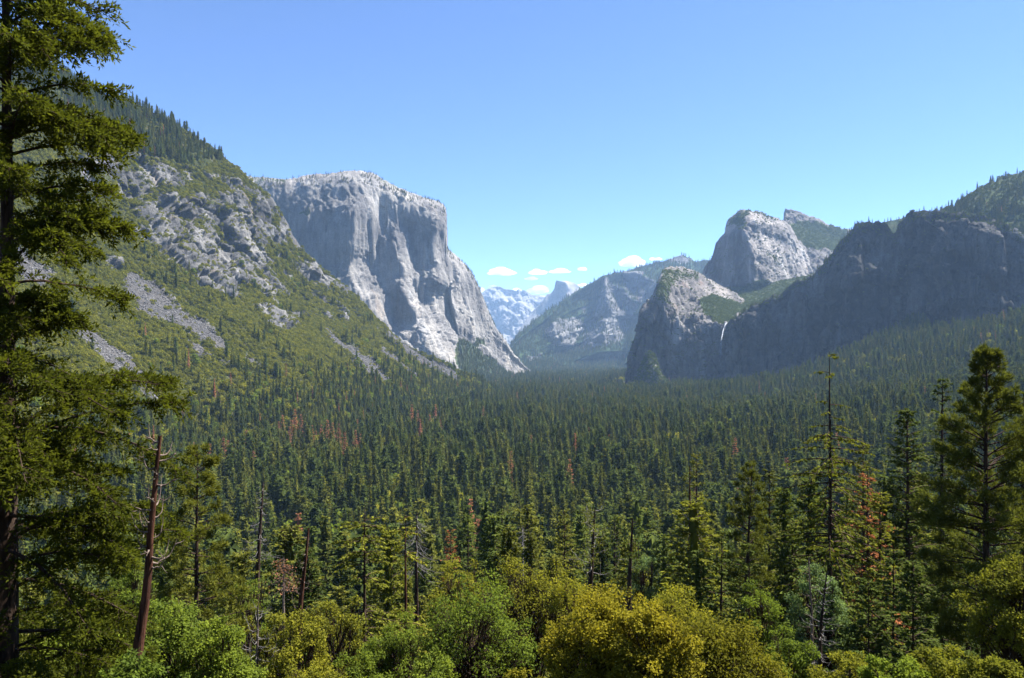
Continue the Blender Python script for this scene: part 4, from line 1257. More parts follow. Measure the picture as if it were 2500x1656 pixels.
trees_on('talus_hillside', 6800, toe_m + scat, 16, 34, 'mixed conifers at the foot of the hillside', 7, dead=0.012, broad=0.55)

def lw(name):
    return np.clip(LAND[name]['veg'], 0, 1)
rimw = np.zeros_like(LAND['granite_monolith_mountain']['u'])
rimw[:22] = 1.0
rimw *= 0.25 + np.clip(fbm(LAND['granite_monolith_mountain']['G'] / 90, 3, 0.5, 4) * 2, 0, 1)
trees_on('granite_monolith_mountain', 900, rimw, 9, 19, 'small trees scattered along the top of the granite wall', 12)
trees_on('granite_monolith_mountain', 1200, (lw('granite_monolith_mountain') > 0.7) * 1.0, 14, 26, 'trees on the green bench at the foot of the granite wall', 13)
brush_on('waterfall_spire_mountain', 3500, lw('waterfall_spire_mountain') ** 2 + 0.04, 5, 11, 'green brush on the crest of the waterfall spire', 14, C_GREEN)
brush_on('hanging_valley_terrain', 5000, lw('hanging_valley_terrain'), 6, 13, 'green brush in the hanging valley', 15, C_GREEN)
brush_on('pinnacle_mountain', 900, lw('pinnacle_mountain'), 5, 11, 'brush on the small pinnacle', 16, C_GREEN)
brush_on('middle_spire_mountain', 2500, lw('middle_spire_mountain') ** 2 + 0.02, 6, 13, 'brush on ledges of the tallest spire', 17, C_GREEN)
brush_on('upper_spire_mountain', 2500, lw('upper_spire_mountain') ** 2 + 0.03, 6, 13, 'brush below the square-topped summit', 18, C_GREEN)
trees_on('wooded_rim_mountain', 1100, lw('wooded_rim_mountain') * (0.25 + 0.75 * (fbm(LAND['wooded_rim_mountain']['G'] / 120, 3, 0.5, 8) > 0)), 12, 30, 'dark trees along the wooded rim', 19)
brush_on('wooded_rim_mountain', 2500, lw('wooded_rim_mountain'), 5, 11, 'dark brush along the wooded rim', 20, C_GREEN)
trees_on('notch_ridge_mountain', 200, lw('notch_ridge_mountain'), 14, 24, 'trees on the ridge in the notch', 21)
trees_on('forested_ridge_mountain', 16000, lw('forested_ridge_mountain'), 22, 42, 'hazy forest on the far ridge', 22)
brimw = np.zeros_like(LAND['shadowed_cliff_mountain']['u'])
brimw[:14] = 1
trees_on('shadowed_cliff_mountain', 420, brimw * (0.2 + (fbm(LAND['shadowed_cliff_mountain']['G'] / 70, 3, 0.5, 6) > 0.05)), 8, 19, 'small trees along the lip of the shadowed cliff', 25)
brush_on('shadowed_cliff_mountain', 1600, brimw + 0.02, 4, 9, 'brush along the lip of the shadowed cliff', 23, C_GREEN)

# ---- forest on the valley floor and the right-hand talus
rng = np.random.default_rng(77)
pts = []
for y0, y1, sp in ((200, 900, 7.6), (900, 1800, 8.8), (1800, 3200, 10.2), (3200, 6200, 17.0)):
    yy = np.arange(y0, y1, sp)
    xx = np.arange(-0.62 * y1 - 200, 0.74 * y1 + 100, sp)
    X, Y = np.meshgrid(xx, yy)
    X = X + rng.uniform(-0.48, 0.48, X.shape) * sp
    Y = Y + rng.uniform(-0.48, 0.48, Y.shape) * sp
    k = (X > -0.72 * Y - 30) & (X < 0.72 * Y + 30)
    pts.append(np.stack([X[k], Y[k]], -1))
pts = np.concatenate(pts)
z = ground_z(pts[:, 0], pts[:, 1])
P = np.stack([pts[:, 0], pts[:, 1], z], -1)
fu, fv = PX(P)
# stay off the hillside's own footprint and behind no cliff foot
hx = LAND['talus_hillside']['G'][-1]
toe_x = np.interp(P[:, 1], hx[:, 1][np.argsort(hx[:, 1])], hx[:, 0][np.argsort(hx[:, 1])])
ok = (P[:, 0] > toe_x - 15) | (P[:, 1] > 2560)
cb_ = LAND['shadowed_cliff_mountain']['G'][-1]
o_ = np.argsort(cb_[:, 0])
far = np.interp(P[:, 0], cb_[o_, 0], cb_[o_, 1], left=6200, right=1900)
ok &= P[:, 1] < far + 30
lb = LAND['waterfall_spire_mountain']['G'][-1]
ok &= ~((P[:, 1] > 3000) & (P[:, 1] < 3700) & (P[:, 0] > 440))
ok &= ~((P[:, 1] > 3560) & (P[:, 0] < -190)) 
HG = LAND['talus_hillside']['G'].reshape(-1, 3)
HU, HV = PX(HG)
def stand(u, v, lift=18.0):
    """where the sight line through (u, v) first meets hillside or valley floor"""
    d = np.concatenate([np.arange(150, 1500, 4.0), np.arange(1500, 4500, 12.0)])
    x = (u - CX) / FPX * d
    zr = CZ + (HOR - v) / FPX * d
    gz = ground_z(x, d) + lift
    k = np.argmax(zr < gz)
    best = d[k] if (zr < gz).any() else 2500.0
    q = np.argmin((HU - u) ** 2 + (HV - v) ** 2)
    if (HU[q] - u) ** 2 + (HV[q] - v) ** 2 < 60 and HG[q, 1] < best:
        return HG[q]
    return np.array([(u - CX) / FPX * best, best, float(ground_z(np.array([(u - CX) / FPX * best]), np.array([best]))[0])])
dead_px = [(700, 925, 36), (720, 1062, 60), (705, 1095, 50), (712, 1080, 55), (735, 1075, 60), (785, 1090, 50), (800, 1082, 56), (812, 1095, 60), (827, 1100, 62), (842, 1112, 56), (868, 1105, 52), (880, 1112, 50),
           (545, 1125, 56), (556, 1138, 60), (566, 1142, 52), (620, 1152, 50), (1247, 1160, 56), (1020, 1040, 36), (1050, 1045, 32), (1075, 1062, 36), (1005, 1030, 40), (1262, 975, 18), (1285, 972, 16), (1390, 1185, 60),
           (562, 940, 30), (850, 925, 26), (1180, 1020, 26), (1795, 1120, 50), (690, 1062, 46), (762, 1085, 44)]
DEAD = [stand(u, v) for u, v, h in dead_px]
for p_ in DEAD:
    dy = p_[1] - P[:, 1]
    ok &= ~((dy > -4) & (dy < 45) & (np.abs(P[:, 0] / P[:, 1] - p_[0] / p_[1]) * p_[1] < 6.5))
gapn = fbm(np.stack([P[:, 0] / 45, P[:, 1] / 45, P[:, 0] * 0], -1), 4, 0.6, 3)
ok &= gapn > -0.34
P = P[ok]
gapn = gapn[ok]
n = len(P)
q = rng.uniform(0, 1, n)
sz = (16 + 31 * rng.uniform(0, 1, n) ** 1.2) * (1 + 0.35 * gapn)
young = rng.uniform(0, 1, n) < 0.22
sz = np.where(young, sz * 0.55, sz)
pid = rng.integers(0, 7, n)
brd = (fbm(np.stack([P[:, 0] / 70, P[:, 1] / 70, P[:, 0] * 0 + 9], -1), 3, 0.5, 13) > 0.28) & (q < 0.5) | (q < np.interp(P[:, 0] / P[:, 1], [-0.5, -0.1, 0.1], [0.20, 0.16, 0.07]))
pid = np.where(brd, 9 + rng.integers(0, 3, n), pid)
sz = np.where(brd, sz * 0.55, sz)
pid = np.where(q > 0.993, 7 + rng.integers(0, 2, n), pid)
wdt = rng.uniform(0.8, 1.35, n)
FOREST_P, FOREST_S = P, sz
scatter('valley_forest', C_TREES, P - np.array([0, 0, 0.3]), rng.uniform(0, 6.3, n), np.stack([sz * wdt, sz * wdt, sz], -1), pid,
        'dense dark conifer forest filling the valley floor', 'forest', tilt=rng.normal(0, 0.02, (n, 2)))
print('forest', n)

# ================================================================== THE NEAR TREES
def empty(name, loc, rz=0.0):
    o = bpy.data.objects.new(name, None)
    COL.objects.link(o)
    o.location = loc
    o.rotation_euler = (0, 0, rz)
    o.empty_display_size = 0.5
    return o

def spot(u, d):
    x = (u - CX) / FPX * d
    return np.array([x, d, float(ground_z(np.array([x]), np.array([d]))[0])])

def ztop(v, d):
    return CZ - (v - HOR) / FPX * d

def near_conifer(name, u, vt, d, R, label, cat='conifer', mats=None, bark=None, group=None, seed=0, **kw):
    g = spot(u, d)
    H = ztop(vt, d) - g[2]
    if kw.get('style') == 'pine':
        kw['tw'] = int(kw['tw'] * 1.5)
        kw['tuft'] = int(kw['tuft'] * 0.7)
        kw['twd'] *= 1.45
        kw['nb'] = int(kw['nb'] * 1.2)
        R *= 1.25
        kw['shape'] *= 0.8
    else:
        kw['nb'] = int(kw['nb'] * 1.45)
        kw['tw'] = int(kw['tw'] * 1.15)
        kw.setdefault('core', 0.0)
        kw['tl'] *= 1.15
        R *= 1.6
        kw['shape'] = kw.get('shape', 0.8) * 0.68
        kw['twd'] *= 1.35
    (TV, TF), (cV, cF, mi, rn) = conifer(seed, H=H, R=R, **kw)
    e = empty(name, g, 0)
    tag(e, label, cat, group)
    mesh_obj('trunk', TV, TF, [bark or M_BARK], parent=e, smooth=True)
    mesh_obj('crown', cV, cF, [mats or M_FIR, bark or M_BARK], mi, rn, parent=e)
    return e

# ---- the big tree at the edge of the viewpoint
def hero_tree():
    rng = np.random.default_rng(5)
    d = 24.0
    g = spot(-10, d)
    zt = 162.0
    H = zt - g[2]
    e = empty('fir_tree', g)
    tag(e, 'huge dark fir with long upswept limbs and a blackish trunk', 'tree')
    k = 16
    s = np.linspace(0, 1, k)
    P = np.stack([0.35 * np.sin(s * 3.0), 0 * s, s * H - 0.8 * (s == 0)], -1)
    Rt = np.interp(g[2] + s * H, [g[2], 130, 134, 139, 145, 150, 162], [0.60, 0.52, 0.42, 0.26, 0.17, 0.11, 0.02])
    V, F = tubes(P[None], Rt[None], 14)
    mesh_obj('trunk', V, F, [M_BARK], parent=e, smooth=True)
    prof_z = [128, 130, 133, 136, 138.2, 139.2, 140.2, 141.2, 142.2, 143.5, 146, 150, 154, 162]
    prof_r = [4.2, 4.6, 4.9, 5.1, 5.4, 5.6, 3.0, 2.6, 3.6, 3.8, 3.8, 3.5, 3.0, 0.5]
    zs = np.concatenate([np.linspace(128.2, 139.4, 64), np.linspace(139.7, 157.0, 112)]) + rng.normal(0, 0.10, 176)
    leafV, leafD, leafN, leafL, leafR = [], [], [], [], []
    for i, z in enumerate(zs):
        a = i * 2.39996 + rng.normal(0, 0.35)
        if i % 5 == 1:
            a = rng.normal(-1.3, 0.4)                     # some come forward and hide the trunk
        if i % 3 == 0:
            a = rng.normal(-0.15, 0.5)                    # many limbs reach out over the view
        L = np.interp(z, prof_z, prof_r) * rng.uniform(0.72, 1.05)
        if abs(math.atan2(math.sin(a), math.cos(a))) > 1.4:
            L *= 0.75
        rise = rng.uniform(-0.05, 0.62)
        b0 = np.array([np.interp(z - g[2], P[:, 2], P[:, 0]), 0, z - g[2]])
        kk = 8
        t = np.linspace(0, 1, kk)
        hd = np.array([math.cos(a), math.sin(a)])
        wob = np.cumsum(rng.normal(0, 0.05, (kk, 3)), 0) * L * 0.12
        wob[0] = 0
        pth = np.stack([b0[0] + hd[0] * L * t, b0[1] + hd[1] * L * t, b0[2] + L * (rise * t - 0.30 * t ** 2.2)], -1) + wob
        r0 = 0.018 + 0.011 * L
        parts = [tubes(pth[None], (r0 * (1 - 0.85 * t))[None], 6)]
        nb = int(9 + 9 * L)
        bs = 0.14 + 0.86 * rng.uniform(0, 1, nb) ** 0.75
        f = bs * (kk - 1)
        i0 = np.minimum(f.astype(int), kk - 2)
        w = (f - i0)[:, None]
        c = pth[i0] * (1 - w) + pth[i0 + 1] * w
        td = unit(pth[i0 + 1] - pth[i0])
        pr = unit(np.stack([-td[:, 1], td[:, 0], 0 * td[:, 0]], -1)) * rng.choice([-1, 1], nb)[:, None]
        bl = rng.uniform(0.45, 1.15, nb) * (1.15 - 0.5 * bs) * min(1, 0.45 + L / 5)
        ang = rng.uniform(0.4, 1.1, nb)[:, None]
        bd = unit(td * np.cos(ang) + pr * np.sin(ang) + np.array([0, 0, 1]) * rng.normal(-0.08, 0.42, nb)[:, None])
        q = np.linspace(0, 1, 4)[None, :, None]
        bp = c[:, None] + bd[:, None] * bl[:, None, None] * q - np.array([0, 0, 1]) * (bl * 0.25)[:, None, None] * q ** 2
        parts.append(tubes(bp, (0.010 * (1 - 0.75 * np.linspace(0, 1, 4)))[None] * np.ones((nb, 1)), 3))
        V, F = merge(parts)
        mesh_obj('limb', V, F, [M_BARK], parent=e, smooth=True)
        # sprays of short leafy twigs along every branchlet
        m = 12
        bi = np.repeat(np.arange(nb), m)
        ts = np.tile(np.linspace(0.12, 1.0, m), nb) + rng.normal(0, 0.03, nb * m)
        ts = np.clip(ts, 0, 1)
        pc = c[bi] + bd[bi] * (bl[bi] * ts)[:, None] - np.array([0, 0, 1]) * (bl[bi] * 0.25 * ts ** 2)[:, None]
        for rep in range(3):
            n = len(pc)
            rv = unit(rng.normal(0, 1, (n, 3)))
            leafV.append(pc + rv * 0.035)
            leafD.append(unit(bd[bi] * 0.8 + rv * 0.9 + np.array([0, 0, 0.1])))
            leafN.append(unit(rng.normal(0, 1, (n, 3)) + np.array([0, 0, 0.8])))
            leafL.append(rng.uniform(0.09, 0.20, n))
            leafR.append(np.clip(0.45 * rng.uniform(0, 1) + 0.55 * rng.uniform(0, 1, n) * (0.5 + 0.5 * ts), 0, 1))
    c, dd, nn, ll, rr = (np.concatenate(x) for x in (leafV, leafD, leafN, leafL, leafR))
    V, F = rhombs(c, dd, nn, ll, ll * 0.36)
    mesh_obj('crown', V, F, [M_HERO], np.zeros(len(F), int), rr, parent=e)
hero_tree()

# ---- dead standing trunks
def snag(name, u0, v0, u1, v1, d, r0, r1, label, bark, twig, n=16, bl=(0.8, 1.8), lo=0.35, hi=0.98, hook=0.5, droop=0.0, bias=None, sub=2, seed=0, group=None, thick=1.0, cat='dead tree', foliage=None, sink=None):
    """trunk from pixel (u0,v0) at its visible foot to (u1,v1) at its tip, all at distance d; rooted in the ground below"""
    rng = np.random.default_rng(seed + 900)
    foot = W(np.array([u0, v0, d], float))
    tip = W(np.array([u1, v1, d], float))
    ax = (tip - foot)
    gz = float(ground_z(np.array([foot[0]]), np.array([d]))[0])
    ext = max(0.0, foot[2] - gz + 0.3) / ax[2]
    root = foot - ax * ext
    e = empty(name, root)
    tag(e, label, cat, group)
    k = 12
    s = np.linspace(0, 1, k)
    P = (tip - root)[None] * s[:, None] + np.stack([np.cumsum(rng.normal(0, 0.035, k)), np.cumsum(rng.normal(0, 0.035, k)), 0 * s], -1) * np.sin(s * 3.1)[:, None]
    sv = ext / (1 + ext)                                   # where the visible part starts
    R = np.where(s > sv, r0 + (r1 - r0) * ((s - sv) / (1 - sv)) ** 0.9, r0 * 1.1)
    V, F = tubes(P[None], R[None], 10)
    V = V + rng.normal(0, 0.02, V.shape) * np.repeat(R, 10)[:, None] * 3
    mesh_obj('trunk', V, F, [bark], parent=e, smooth=True)
    fc, fd = [], []
    for i in range(n):
        t = sv + (1 - sv) * (lo + (hi - lo) * (i + rng.uniform(0, 0.8)) / n)
        a = rng.uniform(0, 6.28) if bias is None else rng.normal(bias, 0.9)
        L = rng.uniform(*bl) * (1.15 - 0.6 * (t - sv) / (1 - sv))
        b0 = np.array([np.interp(t, s, P[:, q]) for q in range(3)])
        kk = 9
        q = np.linspace(0, 1, kk)
        hd = np.array([math.cos(a), math.sin(a)])
        hk = hook * rng.uniform(0.3, 1.5)
        out = q - 0.25 * hk * q ** 3
        pth = np.stack([b0[0] + hd[0] * L * out, b0[1] + hd[1] * L * out, b0[2] + L * (-(0.18 * hk + droop) * np.sin(q * 2.2) - droop * q * 0.6 + hk * q ** 2.4)], -1)
        pth[1:] += np.cumsum(rng.normal(0, 0.022, (kk - 1, 3)), 0) * L
        rb = (0.012 + 0.010 * L) * thick
        parts = [tubes(pth[None], (rb * (1 - 0.8 * q))[None], 5)]
        for j in range(sub):
            h = rng.integers(2, kk - 1)
            ld = L * rng.uniform(0.2, 0.55)
            sd_ = unit(rng.normal(0, 1, 3) + np.array([hd[0], hd[1], 0.25]))
            qq = np.linspace(0, 1, 5)[:, None]
            sp = pth[h] + sd_ * ld * qq + np.array([0, 0, 0.3 * (hk - droop)]) * ld * qq ** 2 + np.cumsum(rng.normal(0, 0.03, (5, 3)), 0) * ld * (qq > 0)
            parts.append(tubes(sp[None], (rb * 0.45 * (1 - 0.75 * qq[:, 0]))[None], 4))
            fc.append(sp)
        fc.append(pth[4:])
        V, F = merge(parts)
        mesh_obj('branch', V, F, [twig], parent=e, smooth=True)
    if foliage:
        mat, amount, lf = foliage
        pts_ = np.concatenate(fc)
        m = amount
        c = pts_[rng.integers(0, len(pts_), m)] + rng.normal(0, 0.13, (m, 3))
        dd = unit(rng.normal(0, 1, (m, 3)))
        V, F = rhombs(c, dd, unit(rng.normal(0, 1, (m, 3)) + np.array([0, 0, 0.6])), lf * rng.uniform(0.6, 1.4, m), lf * 0.4 * np.ones(m))
        mesh_obj('foliage', V, F, [mat], np.zeros(len(F), int), rng.uniform(0, 1, len(F)), parent=e)
    return e

snag('dead_tree', 336, 1566, 391, 1064, 21, 0.135, 0.045, 'leaning red-brown dead trunk with curled grey branch stubs beside the huge fir', M_REDBARK, M_BROWNWOOD, n=22, bl=(0.45, 1.05), hook=0.9, seed=1, thick=1.9)
snag('dead_tree', 628, 1470, 643, 1178, 75, 0.30, 0.06, 'slim blackened dead conifer bristling with fine white twigs', M_BARK, M_GREYWOOD, n=46, bl=(0.9, 2.2), hook=0.2, droop=0.15, seed=2, sub=4, thick=0.8)
snag('dead_tree', 722, 1626, 753, 1290, 45, 0.22, 0.05, 'bare dark trunk leaning slightly, with only a few upturned dead branches', M_REDBARK, M_BROWNWOOD, n=13, bl=(0.7, 1.5), hook=0.8, seed=3)
snag('dead_tree', 630, 1640, 630, 1478, 40, 0.09, 0.03, 'short grey dead trunk with curved twigs rising from yellow-green leaves', M_BROWNWOOD, M_GREYWOOD, n=22, bl=(0.8, 1.6), hook=0.7, lo=0.05, seed=4)
snag('dead_tree', 692, 1480, 693, 1360, 68, 0.12, 0.03, 'thin dead tree with rusty twigs behind the bare leaning trunk', M_BROWNWOOD, M_BROWNWOOD, n=30, bl=(0.9, 2.0), hook=0.1, droop=0.2, seed=5, foliage=(M_RUST, 260, 0.22), sub=3)
snag('dead_tree', 1016, 1470, 1018, 1252, 80, 0.22, 0.04, 'grey dead conifer with long drooping bare branches next to the tall cedar', M_BARK, M_GREYWOOD, n=46, bl=(1.6, 3.6), hook=0.0, droop=0.35, seed=6, sub=3, thick=0.7)
snag('dead_tree', 1443, 1415, 1453, 1240, 75, 0.26, 0.05, 'gnarled dead tree with bright white upcurved branches above the golden oak', M_BARK, M_GREYWOOD, n=26, bl=(1.6, 3.4), hook=0.9, lo=0.1, seed=7, thick=1.2, foliage=(M_PINE, 900, 0.25))
snag('dead_tree', 1534, 1468, 1544, 1266, 72, 0.24, 0.07, 'straight blackened pole of a dead tree with hardly any branches', M_BARK, M_BROWNWOOD, n=12, bl=(0.8, 2.2), hook=0.5, seed=8, foliage=(M_FIR, 500, 0.25))
snag('dead_tree', 2004, 1656, 2019, 1400, 40, 0.13, 0.03, 'dark dead sapling with a tangle of white branches before the mint-green tree', M_BARK, M_GREYWOOD, n=40, bl=(0.5, 1.3), hook=0.3, lo=0.0, seed=9, sub=3)
snag('dead_tree', 1985, 1640, 1974, 1362, 42, 0.09, 0.02, 'thin straight dead stem rising through the pale green tree', M_BROWNWOOD, M_BROWNWOOD, n=24, bl=(0.4, 0.9), hook=0.1, lo=0.0, seed=10)
snag('dead_tree', 1275, 1380, 1276, 1285, 100, 0.15, 0.03, 'small bleached dead treetop above the olive oak', M_GREYWOOD, M_GREYWOOD, n=34, bl=(1.2, 2.8), hook=0.1, droop=0.1, seed=11, sub=3, thick=0.8)
snag('dead_tree', 1682, 1420, 1684, 1140, 92, 0.26, 0.06, 'tall half-dead pine with orange bark and a few sparse tufts', M_REDBARK, M_GREYWOOD, n=26, bl=(1.0, 2.4), hook=0.3, seed=12, foliage=(M_PINE, 700, 0.3))

# ---- live conifers one can pick out
near_conifer('pine_tree', 2407, 866, 42, 3.9, 'full ponderosa pine with brushy needle tufts and a straight dark trunk', mats=M_PINE, seed=201, style='pine', nb=150, tw=28, tl=0.34, twd=0.035, tuft=15, cb=0.22, shape=0.75, e0=-0.2, e1=0.75, droop=0.05, r=0.27)
near_conifer('pine_tree', 479, 1102, 45, 3.3, 'bushy yellow-green pine behind the leaning red trunk', mats=M_PINE, seed=202, style='pine', nb=100, tw=26, tl=0.32, twd=0.035, tuft=15, cb=0.12, shape=0.6, e0=-0.3, e1=0.6, droop=0.1)
near_conifer('fir_tree', 2023, 858, 62, 4.3, 'tallest tree on the slope, a ragged fir with bare broken rust-tipped top', mats=M_CEDAR, seed=203, nb=150, tw=34, tl=0.55, twd=0.20, cb=0.22, shape=0.8, e0=-0.3, e1=0.15, droop=0.2, gaps=0.08, style='cedar', r=0.30, topbare=0.80)
near_conifer('cedar_tree', 2214, 1000, 70, 3.3, 'dense bright green cedar with pointed crown between two pines', mats=M_FIR, seed=204, nb=190, tw=30, tl=0.6, twd=0.24, cb=0.06, shape=0.8, e0=-0.2, e1=0.6, style='cedar')
near_conifer('fir_tree', 2296, 924, 75, 2.8, 'slender dark fir with a thin spire top beside the ponderosa pine', mats=M_FIR, seed=205, nb=170, tw=26, tl=0.6, twd=0.22, cb=0.08, shape=1.05, e0=-0.2, e1=0.5)
near_conifer('dying_conifer', 2119, 1145, 66, 2.6, 'dying conifer with reddish dead needles among green firs', mats=M_RUSTNEAR, seed=206, nb=100, tw=22, tl=0.55, twd=0.13, cb=0.25, shape=0.9, e0=-0.2, e1=0.3, gaps=0.3)
near_conifer('cedar_tree', 2150, 1200, 62, 2.4, 'green cedar growing in front of the reddish dying conifer', mats=M_CEDAR, seed=207, nb=120, tw=24, tl=0.5, twd=0.2, cb=0.06, style='cedar')
near_conifer('fir_tree', 2112, 1086, 92, 3.0, 'fir standing behind the reddish dying conifer', mats=M_PINE, seed=208, nb=130, tw=20, tl=0.7, twd=0.25, cb=0.1)
near_conifer('pine_tree', 1806, 1138, 72, 3.2, 'broad olive pine with a leaning forked trunk', mats=M_PINE, seed=209, style='pine', nb=85, tw=22, tl=0.38, twd=0.045, tuft=13, cb=0.2, shape=0.55, e0=-0.1, e1=0.7, lean=(0.05, 0))
near_conifer('fir_tree', 1877, 1148, 84, 2.7, 'narrow olive fir beside the broad leaning pine', mats=M_PINE, seed=210, nb=130, tw=22, tl=0.65, twd=0.24, cb=0.08, shape=0.9)
near_conifer('fir_tree', 1703, 1112, 95, 3.0, 'thin-crowned old fir behind the half-dead orange pine', mats=M_PINE, seed=211, nb=110, tw=20, tl=0.7, twd=0.22, cb=0.15, gaps=0.3)
near_conifer('fir_tree', 1934, 1240, 78, 2.6, 'shorter dark fir at the foot of the tallest ragged fir', mats=M_FIR, seed=212, nb=120, tw=20, tl=0.6, twd=0.24, cb=0.05)
near_conifer('fir_tree', 2496, 955, 60, 3.0, 'dark fir standing just beyond the ponderosa pine, away from the cedar', mats=M_FIR, seed=213, nb=130, tw=24, tl=0.6, twd=0.22, cb=0.08)
near_conifer('cedar_tree', 887, 1224, 55, 2.4, 'tall cedar with long bare dark trunk and yellow-green hanging sprays', mats=M_CEDAR, seed=214, nb=95, tw=30, tl=0.42, twd=0.2, cb=0.1, shape=0.45, e0=-0.3, e1=0.3, droop=0.3, gaps=0.35, style='cedar', r=0.24)
near_conifer('cedar_tree', 992, 1258, 52, 1.5, 'thin cedar with red-brown trunk and sparse top next to the tall cedar', mats=M_CEDAR, seed=215, bark=M_REDBARK, nb=60, tw=18, tl=0.4, twd=0.16, cb=0.35, shape=0.5, e0=-0.3, e1=0.2, droop=0.3, gaps=0.3, style='cedar', r=0.22)
for i, (u, v, d, lab) in enumerate([(1144, 1258, 125, 'dark fir above the green centre oak'), (1225, 1236, 140, 'pointed fir behind the olive oak, next to a taller pine'), (1289, 1234, 110, 'yellowish pine directly behind the olive oak'),
                                    (1376, 1248, 118, 'symmetrical green pine beside the gnarled white-branched dead tree'), (1500, 1262, 125, 'dark fir between the two blackened snags')]):
    near_conifer('fir_tree', u, v, d, 3.4, lab, mats=[M_FIR, M_FIR, M_PINE, M_PINE, M_FIR][i], seed=230 + i, nb=120, tw=20, tl=0.8, twd=0.32, cb=0.08)
near_conifer('dead_conifer', 1099, 1294, 118, 2.2, 'small rust-red dead conifer in front of the dark valley forest', mats=M_RUSTNEAR, seed=240, nb=80, tw=16, tl=0.6, twd=0.2, cb=0.2, cat='dead conifer')
YF = ['under the ponderosa pine', 'between the mint-green tree and the dying conifer', 'close against the ponderosa trunk', 'at the foot of the dense pointed cedar', 'behind the mint-green tree', 'below the leaning forked pine', 'below the half-dead orange pine', 'behind the yellow-green oak']
for i, (u, v, d) in enumerate([(2230, 1372, 46), (2120, 1420, 44), (2300, 1400, 50), (2180, 1330, 55), (2060, 1390, 58), (1830, 1330, 60), (1760, 1300, 66), (2360, 1300, 54)]):
    near_conifer('fir_tree', u, v, d, 2.0, 'low shaded young fir ' + YF[i], mats=M_FIR, seed=250 + i, nb=90, tw=22, tl=0.5, twd=0.22, cb=0.04, group='young firs in the shade')

# ---- broadleaf trees
def near_broadleaf(name, u, vt, d, Rpx, label, mat, seed, cat='tree', bark=None, minH=3.0, **kw):
    g = spot(u, d)
    H = max(minH, ztop(vt, d) - g[2])
    R = Rpx / FPX * d
    T, Lb, (LV, LF, mi, rn) = broadleaf(seed, H=H, R=R, **kw)
    e = empty(name, (g[0], g[1], g[2] - 0.1), 0)
    tag(e, label, cat)
    mesh_obj('trunk', *T, [bark or M_BARK], parent=e, smooth=True)
    mesh_obj('limbs', *Lb, [bark or M_BARK], parent=e, smooth=True)
    mesh_obj('crown', LV, LF, [mat], mi, rn, parent=e)
    return e
near_broadleaf('oak_tree', 1595, 1428, 28, 135, 'golden oak filling the space between the two larger golden oaks', M_OAKGOLD, 331, clumps=60, per=480, leaf=0.10, trunk_h=0.15, openness=0.25)
near_broadleaf('oak_tree', 1465, 1402, 30, 165, 'biggest golden-leaved oak, broad and rounded, below the gnarled white snag', M_OAKGOLD, 301, clumps=70, per=500, leaf=0.10, trunk_h=0.15, openness=0.2)
near_broadleaf('oak_tree', 1745, 1462, 32, 190, 'second golden oak, lower and wider, beside the biggest one', M_OAKGOLD, 302, clumps=70, per=480, leaf=0.11, trunk_h=0.12, openness=0.22)
near_broadleaf('oak_tree', 1660, 1420, 42, 130, 'olive-gold oak peeking up behind the two golden oaks', M_OAKOLIVE, 303, clumps=50, per=380, leaf=0.12, trunk_h=0.2)
near_broadleaf('oak_tree', 1160, 1395, 38, 165, 'open green oak with a dark forked trunk beside the biggest golden oak', M_OAKGREEN, 304, clumps=60, per=330, leaf=0.12, trunk_h=0.22, openness=0.45, zmin=-0.2, r=0.2)
near_broadleaf('oak_tree', 1295, 1335, 56, 125, 'thin olive oak with many bare twigs showing', M_OAKOLIVE, 305, clumps=60, per=230, leaf=0.14, trunk_h=0.3, openness=0.55, zmin=0.0)
near_broadleaf('oak_tree', 1120, 1345, 58, 105, 'yellowish oak below the rust-red dead conifer', M_OAKOLIVE, 306, clumps=50, per=300, leaf=0.14, trunk_h=0.2, openness=0.4)
near_broadleaf('maple_tree', 2010, 1376, 48, 92, 'pale mint-green leafy tree standing out against dark firs', M_PALE, 307, clumps=54, per=420, leaf=0.13, trunk_h=0.2, openness=0.3)
near_broadleaf('oak_tree', 2480, 1330, 32, 118, 'yellow-green oak growing below the ponderosa pine', M_OAKOLIVE, 308, clumps=60, per=420, leaf=0.11, trunk_h=0.15)
near_broadleaf('oak_shrub', 2310, 1545, 22, 105, 'yellow-green shrub under the ponderosa pine', M_OAKOLIVE, 309, clumps=40, per=380, leaf=0.085, trunk_h=0.05, minH=2.4)
near_broadleaf('oak_shrub', 2440, 1560, 20, 100, 'leafy shrub below the yellow-green oak', M_OAKOLIVE, 310, clumps=40, per=380, leaf=0.085, trunk_h=0.05, minH=2.4)
near_broadleaf('oak_shrub', 2085, 1575, 24, 110, 'bright lime shrub at the foot of the white-branched dead sapling', M_OAKOLIVE, 311, clumps=40, per=380, leaf=0.085, trunk_h=0.05, minH=2.4)
near_broadleaf('oak_shrub', 2190, 1590, 21, 80, 'dark green shrub wedged between the lime shrub and the ponderosa shrub', M_OAKGREEN, 312, clumps=36, per=360, leaf=0.085, trunk_h=0.05, minH=2.4)
near_broadleaf('maple_tree', 430, 1430, 31, 140, 'bright green leafy tree behind the foot of the leaning red trunk', M_OAKGREEN, 313, clumps=56, per=420, leaf=0.11, trunk_h=0.15)
near_broadleaf('maple_tree', 545, 1500, 30, 110, 'fresh green bush-like tree beside the short grey dead trunk', M_OAKGREEN, 314, clumps=50, per=420, leaf=0.10, trunk_h=0.12)
near_broadleaf('maple_tree', 215, 1490, 27, 150, 'shaded leafy tree under the huge fir', M_OAKGREEN, 315, clumps=56, per=420, leaf=0.10, trunk_h=0.12)
near_broadleaf('oak_shrub', 70, 1575, 21, 140, 'olive shrub at the base of the huge fir', M_HERO, 316, clumps=46, per=420, leaf=0.09, trunk_h=0.05, minH=2.4)
